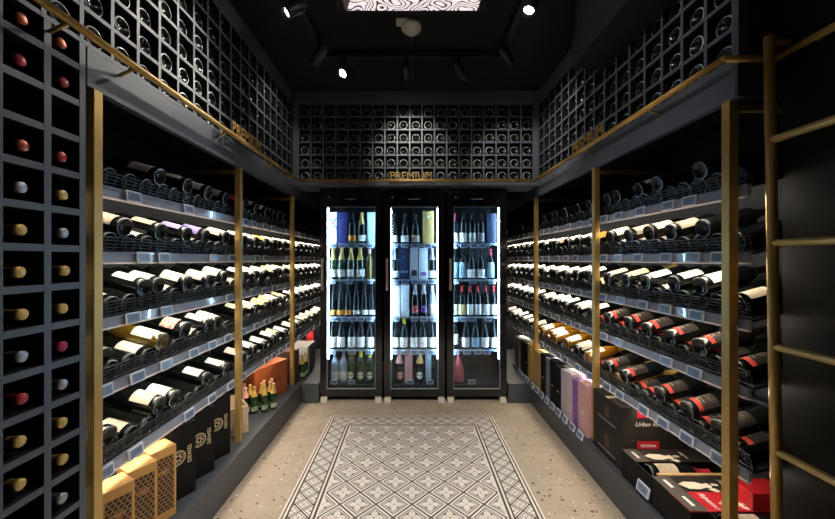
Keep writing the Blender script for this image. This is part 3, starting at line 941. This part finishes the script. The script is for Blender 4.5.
def deco_plate(mat, a, b, fx=.72):
    def f(t, w, h): boxo('printed_panel', (-w * fx / 2, w * fx / 2, -.0012, -.0002, h * a, h * b), mat, t)
    return f
def deco_brut(t, w, h):
    m = put('lettering', text_mesh('carton_lettering', 'Brut', .034, .0003, 'coolwhite', shear=.3), t, (0, -.0012, h * .22), (R(90), 0, 0))
    boxo('emblem', (-.006, .006, -.0012, -.0002, h * .70, h * .75), 'coolwhite', t, bevel=.0)
def deco_dot(t, w, h):
    bm = bmesh.new(); tube(bm, (0, -.0012, h * .82), (0, -.0002, h * .82), .014, 16); obj('round_seal', bm, 'skybox', t)
# left cooler
carton(0, 0, 328.5, 337, .31, 'coolwhite', 'white carton with a red bow on black ribbon', deco_ribbon)
carton(0, 0, 337.5, 347.5, .31, 'indigobox', 'indigo patterned carton')
stand(0, 0, 352, 'champagne', 'glass', 'orange', 'capblack', 'orange-labelled dark champagne', .66, (.03, .085))
stand(0, 0, 361.5, 'champagne', 'glass', 'white', 'capgold', 'gold-necked champagne', .62, (.03, .085))
carton(0, 0, 367, 375, .31, 'skybox', 'ice blue carton')
for i, px in enumerate((332.6, 341.6, 350.8, 360)):
    stand(0, 1, px, 'champagne', 'green', 'white', 'capgold', f'{ORD[i]} gold-foiled champagne', .62, (.03, .10))
o = stand(0, 1, 369.3, 'bordeaux', 'yellowg', None, 'cappink', 'pink-ribboned pale', .84)
boxo('ribbon', (-.028, .028, -.028, .028, .165, .20), 'pinkwrap', o, bevel=.008)
for i, px in enumerate((333, 340.5, 348, 356, 364.3, 372)):
    stand(0, 2, px, 'flute', 'glass', 'orange' if i < 3 else 'white', 'capblack', f"{ORD[i]} slim {'orange' if i < 3 else 'white'}-labelled", .8, (.02, .065))
for i, px in enumerate((332.2, 341, 351.7, 360.5, 370)):
    stand(0, 3, px, 'burgundy', 'glass', 'white', 'capblack', f'{ORD[i]} white-labelled', .75, (.02, .12))
for i, px in enumerate((334.5, 343)):
    stand(0, 4, px, 'bordeaux', 'clearg', 'white', None, f'{ORD[i]} clear white-labelled', .7, (.03, .11))
for i, px in enumerate((351.3, 360.4, 370)):
    stand(0, 4, px, 'champagne', 'green', None, 'capyellow', f'{ORD[i]} yellow-topped champagne', .78, rnd_label='pale')
# middle cooler
for i, px in enumerate((394, 405, 415.5)):
    stand(1, 0, px, 'burgundy', 'glass', 'white' if i < 2 else 'kraft', 'capblack', f'{ORD[i]} squat {"white" if i < 2 else "brown"}-labelled', .75, (.02, .085))
carton(1, 0, 422.5, 434, .325, 'goldbox', 'tall gold carton with a round seal', deco_dot)
stand(1, 1, 394.8, 'champagne', 'glass', 'white', 'capsilver', 'silver-necked champagne', .62, (.02, .085))
carton(1, 1, 399.3, 409, .31, 'navybox', 'navy carton lettered Brut', deco_brut)
carton(1, 1, 410, 418.3, .31, 'silverbox', 'silver carton with a dark panel', deco_plate('darkcard', .12, .30))
carton(1, 1, 419, 427.8, .31, 'coolwhite', 'white carton with a lilac panel', deco_plate('purplebox', .12, .24))
stand(1, 1, 432.3, 'champagne', 'glass', 'white', 'capsilver', 'dark champagne beside the white carton', .62, (.02, .085))
carton(1, 2, 391, 400, .31, 'coolwhite', 'plain white carton next to the cooler side', deco_plate('silverbox', .52, .53, .6))
carton(1, 2, 400.5, 409.5, .31, 'coolwhite', 'plain white carton beside the pink-shield bottle', deco_plate('silverbox', .52, .53, .6))
stand(1, 2, 415, 'champagne', 'glass', None, 'capsilver', 'pink-shield champagne', .70, rnd_label='pinkwrap')
stand(1, 2, 424, 'champagne', 'glass', None, 'capsilver', 'purple-shield champagne', .70, rnd_label='purplebox')
stand(1, 2, 432.5, 'bordeaux', 'clearg', 'white', 'capwhite', 'pale white-labelled', .8)
for i, px in enumerate((395.7, 404.3, 414, 422.8, 432)):
    stand(1, 3, px, 'burgundy', 'glass', 'white', 'capyellow' if i == 1 else 'capblack', f"{ORD[i]} {'yellow-capped' if i == 1 else 'dark-capped'} white-labelled", .82, (.02, .115))
stand(1, 4, 399.5, 'champagne', 'glass', None, 'cappink', 'rose-necked champagne', .60, rnd_label='cappink')
carton(1, 4, 404.5, 412.5, .31, 'pinkbox', 'dusky pink carton')
stand(1, 4, 420, 'champagne', 'glass', None, 'capgold', 'gold-necked champagne with pale shield', .60, rnd_label='coolwhite')
carton(1, 4, 425.5, 431.5, .31, 'skybox', 'narrow ice blue carton')
# right cooler
for i, px in enumerate((455, 463.5, 472.5, 481)):
    stand(2, 0, px, 'bordeaux', 'glass', ['white', 'white', 'white', 'greyl'][i], ['capmaroon', 'capblack', 'capblack', 'capblack'][i], f"{ORD[i]} {'red-capped white' if i == 0 else 'white' if i < 3 else 'grey'}-labelled", .75, (.02, .11))
carton(2, 0, 486.5, 497, .30, 'navybox', 'black-blue carton')
for i, px in enumerate((455, 463)):
    stand(2, 1, px, 'bordeaux', 'glass', 'bluel', 'capblack', f'{ORD[i]} tall-labelled', .8, (.02, .17))
for i, px in enumerate((471.3, 480.8)):
    stand(2, 1, px, 'burgundy', 'glass', 'white', 'capblack', f'{ORD[i]} low white-labelled', .8, (.02, .10))
stand(2, 1, 491, 'bordeaux', 'glass', 'bluel', 'capmaroon', 'red-capped patterned', .78, (.02, .17))
for i, px in enumerate((454.5, 462.3, 470.2, 478, 486, 494)):
    stand(2, 2, px, 'bordeaux', 'glass', 'yellow' if i == 1 else 'white', 'capblack' if i == 0 else 'capred', f"{ORD[i]} {'yellow' if i == 1 else 'white'}-labelled", .8, (.02, .12))
for i, px in enumerate((454.5, 466, 475.5, 485, 494.2)):
    stand(2, 3, px, 'burgundy', 'glass', 'bluel' if i == 2 else 'white', 'capblack', f"{ORD[i]} {'blue' if i == 2 else 'white'}-labelled", .78, (.02, .115) if i != 0 else (.05, .15))
t = thing('wrapped_bottle', 'bottle gift-wrapped in pink net on the floor of the right cooler', 'gift bottle', ((458 - 411.5) * 3.43 / 350, CY + .14, CSH[4]))
bm = bmesh.new(); lathe(bm, [(0, 0), (.052, .001), (.060, .02), (.060, .12), (.045, .18), (.022, .24), (.018, .26)], 18); obj('wrapping', bm, 'pinkwrap', t)
bm = bmesh.new(); lathe(bm, [(.018, .258), (.022, .27), (.034, .315), (.032, .315), (.018, .27)], 18); obj('gathered_top', bm, 'pinkwrap', t)
# tags inside the coolers
TG = [[[333, 342, 351, 360.5, 370], [332, 349, 369.5], [331.5, 338.5, 345.5, 353.5, 361, 370], [332, 352, 369], [334, 351.5]],
      [[395, 404.5, 415, 428], [395, 405, 415, 423.5, 432], [396, 414.5, 424, 433.5], [394, 404, 414.5, 422, 432], [410, 430]],
      [[455, 464, 474, 482.5], [455, 473, 492], [455, 463.5, 472, 488.5], [455.5, 467, 478, 487], [472]]]
for c in range(3):
    for r in range(5):
        for i, px in enumerate(TG[c][r]):
            y = CY + .068
            z = CSH[r] - .018 if r < 4 else CSH[4] + .055 - .014
            if r == 4: z = CSH[4] + .021
            price_tag(f"price tag inside the {CW[c]}, {LV[r]} edge, {ORD[i]} from its left", ((px - 411.5) * y / 350, y + .004, z), 0, 0, 'price tags in the coolers', .92)

# ---------------------------------------------------------------- boxes and bottles along the plinths
def rot_box(name, label, cat, corner, ang, w, d, h, mat, z=PL, group=None):
    """Box whose near-right bottom corner is at CORNER; its face runs back from there along ANG (degrees from +y towards +x)."""
    a = R(ang); t = thing(name, label, cat, (corner[0], corner[1], z + .0006), (0, 0, R(90) - a), group)
    return t
# local x along the face towards the back; face normal is local -y
def gift_box(corner, label, kind):
    w, d, h = (.105, .10, .32) if kind == 'fret' else (.135, .085, .355)
    t = rot_box('wooden_gift_box' if kind == 'fret' else 'bottle_box', label, 'box', corner, 29, w, d, h, None, group='gift boxes standing on the left plinth')
    if kind == 'fret':
        boxo('case_body', (-w, 0, 0, d, 0, h), 'goldwood', t, bevel=.002)
        bm = bmesh.new(); box(bm, -w * .39, w * .39, -.0012, -.0002, -h * .40, h * .36)
        obj('fretwork_front', bm, 'fret', t, (-w / 2, 0, h * .52))
    else:
        boxo('case_body', (-w, 0, 0, d, 0, h), 'blackbox', t, bevel=.002)
        # round crest
        bm = bmesh.new()
        def ring(r0, r1, n=28):
            A = [bm.verts.new((r0 * math.cos(2 * PI * i / n), 0, r0 * math.sin(2 * PI * i / n))) for i in range(n)]
            B = [bm.verts.new((r1 * math.cos(2 * PI * i / n), 0, r1 * math.sin(2 * PI * i / n))) for i in range(n)]
            for i in range(n): bm.faces.new((A[i], A[(i + 1) % n], B[(i + 1) % n], B[i]))
        ring(.030, .036); ring(.023, .0255)
        for k in range(6):
            a = k * PI / 3; c = Vector((.013 * math.cos(a), 0, .013 * math.sin(a)))
            vs = [bm.verts.new(c + Vector((.006 * math.cos(b * PI / 4), 0, .006 * math.sin(b * PI / 4)))) for b in range(8)]
            bm.faces.new(vs)
        obj('crest_print', bm, 'goldprint', t, (-w * .62, -.0008, h * .57))
        put('lettering', text_mesh('box_lettering', 'DEWES', .026, .0002, 'goldprint', .0006), t, (-w * .16, -.0008, h * .57), (R(90), R(-90), 0))
for i, (c, k) in enumerate([((-1.062, 1.345), 'fret'), ((-1.070, 1.475), 'fret'), ((-1.078, 1.605), 'fret'), ((-1.088, 1.765), 'black'), ((-1.090, 1.937), 'black'), ((-1.092, 2.112), 'black')]):
    if k == 'fret': gift_box(c, f"golden wooden box with black fretwork front, {['beside the near brass post', 'middle of the three', 'next to the black boxes'][i]}", 'fret')
    else: gift_box(c, f"black upright box with gold crest, {['next to the fretwork boxes', 'middle of the three', 'beside the open pine crate'][i - 3]}", 'black')

def open_crate(name, label, loc, ang, w, d, h, mat):
    """Thin-walled open wooden crate; near corner at LOC, local x along one side, y along the other."""
    t = thing(name, label, 'crate', (loc[0], loc[1], PL + .0006), (0, 0, ang)); th = .010
    boxo('bottom_board', (th, w - th, th, d - th, 0, .008), mat, t)
    boxo('side_board', (0, w, 0, th, 0, h), mat, t); boxo('side_board', (0, w, d - th, d, 0, h), mat, t)
    boxo('end_board', (0, th, th + .0003, d - th - .0003, 0, h), mat, t); boxo('end_board', (w - th, w, th + .0003, d - th - .0003, 0, h), mat, t)
    return t
open_crate('pine_crate', 'open pale pine crate behind the brass post, beside the small champagne bottles', (-1.105, 2.37), R(130), .27, .20, .178, 'pine')

def small_champagne(x, y, cap, label, sc=.64):
    o = put('champagne_bottle', body_mesh('champagne', 'green' if cap == 'capgold' else 'glass', sc), None, (x, y, PL + .0008), (0, 0, R(-45)))
    tag(o, label, 'champagne bottle', 'small champagne bottles on the left plinth')
    put('capsule', cap_mesh('champagne', cap, .62, sc), o)
    put('label', label_mesh('champagne', 'greenl' if cap == 'capgold' else 'pinkl', .03, .085, 1.2, sc), o)
gold = [(-1.195, 2.66), (-1.130, 2.69), (-1.078, 2.735), (-1.245, 2.70), (-1.172, 2.735), (-1.120, 2.77)]
pink = [(-1.250, 2.637), (-1.305, 2.655), (-1.300, 2.72), (-1.178, 2.797), (-1.130, 2.832)]
for i, (x, y) in enumerate(gold): small_champagne(x, y, 'capgold', f"small gold-foiled champagne bottle, {ORD[i % 3]} from the wall in the {'front' if i < 3 else 'second'} row" if i >= 3 else f"small gold-foiled champagne bottle in the front row, {['next to the pine crate', 'middle one', 'at the plinth edge'][i]}")
for i, (x, y) in enumerate(pink): small_champagne(x, y, 'cappink', f"small rose-foiled champagne bottle behind the gold ones, {ORD[i]} from the pine crate")
# orange wooden case behind
t = thing('wooden_case', 'orange-brown wooden wine case behind the small champagne bottles', 'crate', (-1.098, 3.09, PL + .0006), (0, 0, R(90 - 22)))
boxo('case_body', (-.36, 0, 0, .13, 0, .272), 'redwood', t, bevel=.003)
boxo('case_lid', (-.363, .003, -.003, .133, .273, .291), 'redwood', t, bevel=.002)
put('lettering', text_mesh('case_lettering', 'DOMUS', .045, .0003, 'darkprint', .001), t, (-.16, -.0008, .13), (R(90), 0, 0))
t = thing('brown_carton', 'dark brown carton behind the brass post beside the orange wooden case', 'box', (-1.09, 3.275, PL + .0006))
boxo('carton_body', (-.28, 0, 0, .12, 0, .30), 'brownbox', t, bevel=.002); boxo('lid_flap', (-.28, 0, 0, .12, .3003, .304), 'brownbox', t)
for i, (x, y) in enumerate([(-1.075, 3.44), (-1.07, 3.52), (-1.142, 3.46)]):
    small_champagne(x, y, 'capgold', f"gold-foiled champagne bottle beside the white crate, {['nearest the aisle', 'furthest back', 'nearest the wall'][i]}", .72)
open_crate('white_crate', 'open whitewashed crate at the far end of the left plinth', (-1.075, 3.62), R(90), .28, .30, .26, 'whitebox')
t = thing('red_carton', 'narrow red carton under the lowest shelf beyond the white crate', 'box', (-1.11, 3.98, PL + .0006)); boxo('carton_body', (-.08, 0, -.014, .014, 0, .36), 'redcard', t); boxo('carton_top', (-.08, 0, -.014, .014, .3603, .362), 'redcard', t)

# right middle bay: row of standing gift boxes along the plinth edge
row = [('pinkbox', 2.277, .125, 'pink'), ('purplebox', 2.408, .075, 'purple patterned'), ('palepink', 2.488, .095, 'pale pink'), ('silverbox', 2.588, .085, 'silver grey'),
       ('blackbox', 2.678, .105, 'black'), ('blackbox', 2.788, .100, 'black'), ('greybluebox', 2.893, .085, 'slate blue'), ('blackbox', 2.983, .110, 'black'), ('goldbox', 3.098, .165, 'gold'),
       ('goldbox', 3.365, .075, 'gold'), ('blackbox', 3.445, .115, 'black'), ('darkcard', 3.565, .105, 'dark brown'), ('silverbox', 3.675, .085, 'silver grey'), ('palepink', 3.765, .110, 'pale pink')]
side_note = ['beside the middle brass post', 'next to the pink box', 'between the purple and silver boxes', 'between pale pink and black boxes', 'next to the silver grey box', 'next to the slate blue box', 'between two black boxes', 'next to the wide gold box', 'beside the far brass post', 'just past the far brass post', 'next to the narrow gold box', 'beside the cooler, between black and silver', 'beside the cooler, next to the last one', 'last at the back of the row']
for (mat, y, w, wd), nt_ in zip(row, side_note):
    t = thing('gift_box', f"{wd} gift box on the right plinth, {nt_}", 'box', (1.142, y, PL + .0006), group='gift boxes standing on the right plinth')
    h = .335 + rnd.uniform(-.012, .012)
    boxo('box_body', (0, .10, 0, w, 0, h - .0505), mat, t, bevel=.0015)
    boxo('box_lid', (-.0006, .1006, -.0004, w + .0004, h - .05, h), mat, t, bevel=.0015)
    if wd in ('black', 'pale pink', 'pink', 'slate blue'):
        boxo('printed_panel', (-.0014, -.0008, w * .3, w * .7, h * .40, h * .43), 'goldprint' if wd != 'pink' else 'whiteprint', t)
for i in range(14):
    y = 2.30 + i * .113
    if abs(y - 3.33) < .05: y += .04
    price_tag(f"price tag clipped to the right plinth edge, {ORD[i]} from the middle brass post", (1.1105, y, PL + .012), R(-90), R(-14), 'price tags along the right plinth')
# right near bay: two closed cartons, two open cases, red carton
def script_print(t, loc, s, size, mat, rz=0, rx=90, shear=.4):
    put('lettering', text_mesh('script_lettering', s, size, .0002, mat, 0, shear), t, loc, (R(rx), 0, R(rz)))
for i, z in enumerate((PL, PL + .177)):
    t = thing('wine_carton', f"dark wine carton with red RESERVA label, {'bottom' if i == 0 else 'top'} of the pile by the middle brass post", 'box', (1.150, 1.915, z + .0008), group='dark wine cartons')
    boxo('carton_body', (0, .34, 0, .30, 0, .1755), 'darkcard', t, bevel=.002)
    boxo('red_label', (.085, .205, -.0012, -.0002, .122, .170), 'redcard', t)
    put('lettering', text_mesh('carton_lettering', 'RESERVA', .021, .0002, 'whiteprint', .0003), t, (.145, -.0020, .138), (R(90), 0, 0))
    script_print(t, (.145, -.0012, .075), 'Urban Red', .032, 'whiteprint')
    boxo('top_tape', (.0, .34, .135, .165, .1756, .176), 'goldprint' if i else 'darkcard', t)
    boxo('side_print', (-.0010, -.0002, .06, .24, .035, .041), 'greyl', t)
    boxo('side_emblem', (-.0010, -.0002, .12, .17, .06, .13), 'brownbox', t)
def figure_print(t, loc, s):
    """Cream rider-like picture printed on a lid, seen from above."""
    bm = bmesh.new()
    def blob(pts): bm.faces.new([bm.verts.new((x * s, y * s, 0)) for x, y in pts])
    blob([(0, .05), (.05, .075), (.12, .07), (.16, .045), (.15, .015), (.10, .0), (.04, .005)])
    blob([(.14, .02), (.175, .005), (.20, .03), (.185, .06), (.15, .05)])
    blob([(.15, .0), (.18, -.03), (.21, -.02), (.195, .01)])
    blob([(.205, .035), (.24, .03), (.245, .05), (.21, .058)])
    obj('picture_print', bm, 'pale', t, loc)
def open_case(label, y0, y1, lidy, red=None, ttl='Legno', x0=1.137):
    t = thing('open_wine_case', label, 'box', (x0, y0, PL + .0006), group='open display cases')
    L = y1 - y0; W = .42; H = .135; th = .006
    bm = bmesh.new()
    box(bm, 0, th, 0, L, 0, H); box(bm, W - th, W, 0, L, 0, H); box(bm, th, W - th, 0, th, 0, H); box(bm, th, W - th, L - th, L, 0, H); box(bm, th, W - th, th, L - th, 0, .006)
    obj('case_body', bm, 'blackbox', t)
    for j, (a, b, kind) in enumerate(lidy):
        a -= y0; b -= y0
        lid = boxo('lid_panel', (0, W, a, b, H + .0004, H + .004), 'redcard' if kind == 'red' else 'darkcard', t)
        z = H + .0045
        boxo('taupe_strip', (.0, .075, a, b, z, z + .0006), 'greycard', lid)
        boxo('white_label', (.030, .044, a + (b - a) * .25, a + (b - a) * .75, z + .0008, z + .0012), 'whiteprint', lid)
        if kind == 'red':
            put('lettering', text_mesh('lid_lettering', 'Ripasso', min(.036, (b - a) * .27), .0002, 'whiteprint', .0004, .35), lid, (.115, (a + b) / 2, z + .0006), (0, 0, R(-90)))
            figure_print(lid, (.15, a + .02, z + .001), .5)
        else:
            figure_print(lid, (.078, a + .015, z + .001), .72)
            put('lettering', text_mesh('lid_lettering', ttl, min(.024, (b - a) * .27), .0002, 'whiteprint', 0, .4), lid, (.28, (a + b) / 2, z + .0006), (0, 0, R(-90)))
    return t
open_case('open dark wine case showing one bottle, under the lowest shelf beside the closed cartons', 1.660, 1.893, [(1.775, 1.893, 'pic')])
open_case('open dark wine case with a red Ripasso lid panel, behind the near brass post', 1.425, 1.655, [(1.545, 1.655, 'pic'), (1.425, 1.5445, 'red')])
open_case('open dark wine case with a bottle and red lid, nearest the ladder', 1.250, 1.420, [(1.250, 1.325, 'red')], x0=1.21)
for y, lb in ((1.718, 'bottle lying in the open case slot between two picture lids'), (1.372, 'bottle lying in the open case nearest the ladder')):
    o = put('cased_bottle', body_mesh('bordeaux', 'glass'), None, (1.160 if y > 1.6 else 1.225, y, PL + .12), lie('R', 0.2)); tag(o, lb, 'wine bottle', 'bottles in the open cases')
    put('label', label_mesh('bordeaux', 'kraft', .035, .13), o); put('capsule', cap_mesh('bordeaux', 'capred'), o)
    # wooden cradle strip beside the bottle
    o = boxo('wooden_batten', (0, .36, -.007, .007, 0, .012), 'wood', None, (1.175 if y > 1.6 else 1.225, y - .047, PL + .13)); tag(o, f"pale wooden batten beside the {'bottle between the picture lids' if y > 1.6 else 'bottle nearest the ladder'}", 'batten', 'wooden battens')
t = thing('red_carton', 'glossy red carton under the lowest shelf, behind the near brass post', 'box', (1.395, 1.43, PL + .1402), None); boxo('carton_body', (0, .15, 0, .10, 0, .062), 'redcard', t, bevel=.002); boxo('carton_lid', (-.001, .151, -.001, .101, .0623, .068), 'redcard', t)
price_tag('price tag on the open dark case with one bottle, beside the closed cartons', (1.128, 1.70, PL + .05), R(-90), R(-12), 'price tags along the right plinth', 1.15)

# ---------------------------------------------------------------- ceiling
t = thing('ceiling_artwork', 'backlit black and white engraving panel set in the ceiling', 'ceiling light', (0.0, 1.745, CEIL))
boxo('frame', (-.45, .45, -.44, .425, -.020, -.0005), 'black', t)
boxo('printed_diffuser', (-.405, .405, -.40, .40, -.024, -.0202), 'art', t)
t = thing('smoke_detector', 'white round smoke detector on the black ceiling', 'smoke detector', (.0, 2.32, CEIL - .0005))
bm = bmesh.new(); lathe(bm, [(0, 0), (.068, 0), (.068, -.018), (.060, -.030), (.040, -.034), (.036, -.050), (.0, -.054)], 28); obj('housing', bm, 'plastic', t)
boxo('mounting_plate', (-.10, -.02, -.08, .0, -.006, -.0002), 'plastic', t)
o = boxo('ceiling_conduit', (-.012, .012, 2.39, YB - .002, CEIL - .022, CEIL - .0005), 'black'); tag(o, 'thin black conduit from the smoke detector to the back wall', 'conduit')
TZ = 2.865
def track(label, a, b):
    o = thing('light_track', label, 'light track', ((a[0] + b[0]) / 2, (a[1] + b[1]) / 2, TZ), group='black light tracks')
    dx, dy = (b[0] - a[0]) / 2, (b[1] - a[1]) / 2; w = .018
    boxo('track_bar', (-abs(dx) - w, abs(dx) + w, -abs(dy) - w * (dx != 0), abs(dy) + w * (dx != 0), -.016, .016), 'black', o)
    for s in (-.7, .7):
        bm = bmesh.new(); tube(bm, (dx * s, dy * s, .016), (dx * s, dy * s, CEIL - TZ - .0005), .006, 8); obj('hanger', bm, 'black', o)
TX0, TX1, TY = -.66, .66, 2.60
track('black light track hanging along the left side of the ceiling', (TX0, -.6), (TX0, TY - .04))
track('black light track hanging along the right side of the ceiling', (TX1, -.6), (TX1, TY - .04))
track('black light track hanging across the ceiling before the back rack', (TX0, TY), (TX1, TY))
HEADS = []
def spot(label, pos, target, power, ang=60, lens_seen=True):
    p = Vector(pos); d = (Vector(target) - p).normalized()
    t = thing('track_spotlight', label, 'spotlight', pos, group='black track spotlights')
    q = d.to_track_quat('-Z', 'Y')
    top = CEIL if False else TZ - .016
    bm = bmesh.new(); tube(bm, (0, 0, .0), (0, 0, top - p.z - .0005), .009, 8); obj('stem', bm, 'spot', t)
    bm = bmesh.new(); lathe(bm, [(0, .075), (.030, .075), (.034, .068), (.034, -.072), (.031, -.074), (.031, -.040), (0, -.040)], 20)
    o = obj('housing', bm, 'spot', t); o.rotation_mode = 'QUATERNION'; o.rotation_quaternion = q
    bm = bmesh.new(); lathe(bm, [(0, -.0405), (.0295, -.0405), (.0295, -.044), (0, -.046)], 20)
    o = obj('lens', bm, 'lens', t); o.rotation_mode = 'QUATERNION'; o.rotation_quaternion = q
    l = bpy.data.lights.new('spot_beam', 'SPOT'); l.energy = power; l.spot_size = R(ang); l.spot_blend = .55; l.shadow_soft_size = .025; l.color = (1, .92, .82)
    lo = bpy.data.objects.new('spot_beam', l); COL.objects.link(lo); lo.location = p + d * .078
    lo.rotation_mode = 'QUATERNION'; lo.rotation_quaternion = q
hs, hc = 2.762, 2.748
spot('black track spotlight hanging straight at the far end of the left track', (TX0 + .02, 2.42, hs), (-1.09, 2.75, 2.35), 7, 80)
spot('black track spotlight on the cross track, lens lit, near the left end', (-.49, TY, hc), (-1.05, .9, 1.2), 24, 60)
spot('black track spotlight hanging straight at the middle of the cross track', (-.04, TY, hc - .03), (.0, 3.2, 2.36), 15, 70)
spot('black track spotlight tilted sideways on the cross track', (.36, TY, hc), (.9, 3.0, 2.2), 14, 75)
spot('black track spotlight at the far end of the right track', (TX1, 2.43, hs), (1.17, 2.75, 2.3), 7, 80)
spot('black track spotlight with bright lens on the right track', (TX1, 1.93, hs), (-.4, .9, .0), 30, 75)
spot('black track spotlight on the left track beside the ceiling engraving', (TX0, 1.97, hs), (-1.09, 1.62, 2.25), 12, 70)
spot('black track spotlight overhead on the left track, out past the engraving', (TX0, .7, hs), (.2, 2.1, 0), 120, 60)
spot('black track spotlight overhead on the right track, out past the engraving', (TX1, .5, hs), (-.15, 2.1, 0), 120, 60)
spot('black track spotlight overhead on the right track, above the camera', (TX1, 1.1, hs), (-1.09, 1.8, 2.35), 9, 50)
spot('black track spotlight overhead on the left track, above the camera', (TX0, 1.2, hs), (1.17, 2.0, 2.2), 20, 48)

# ---------------------------------------------------------------- camera, world, view
w = bpy.data.worlds.new('World'); scn.world = w; w.use_nodes = True
w.node_tree.nodes['Background'].inputs[0].default_value = (.05, .06, .08, 1); w.node_tree.nodes['Background'].inputs[1].default_value = .1
cam = bpy.data.cameras.new('Camera'); co = bpy.data.objects.new('Camera', cam); COL.objects.link(co)
cam.sensor_width = 36; cam.lens = 350 / 835 * 36; cam.shift_x = .0072; cam.clip_start = .02
co.location = (0, 0, EYE); co.rotation_euler = (R(90), 0, 0)
scn.camera = co
vs = scn.view_settings; scn.display_settings.display_device = 'sRGB'
vs.view_transform = 'Standard'; vs.look = 'None'; vs.exposure = .35; vs.gamma = 1; vs.use_curve_mapping = False
scn.cycles.use_denoising = True
scn.cycles.max_bounces = 6; scn.cycles.diffuse_bounces = 3; scn.cycles.glossy_bounces = 3; scn.cycles.transparent_max_bounces = 8
scn.cycles.sample_clamp_indirect = 6
scn.cycles.caustics_reflective = False; scn.cycles.caustics_refractive = False
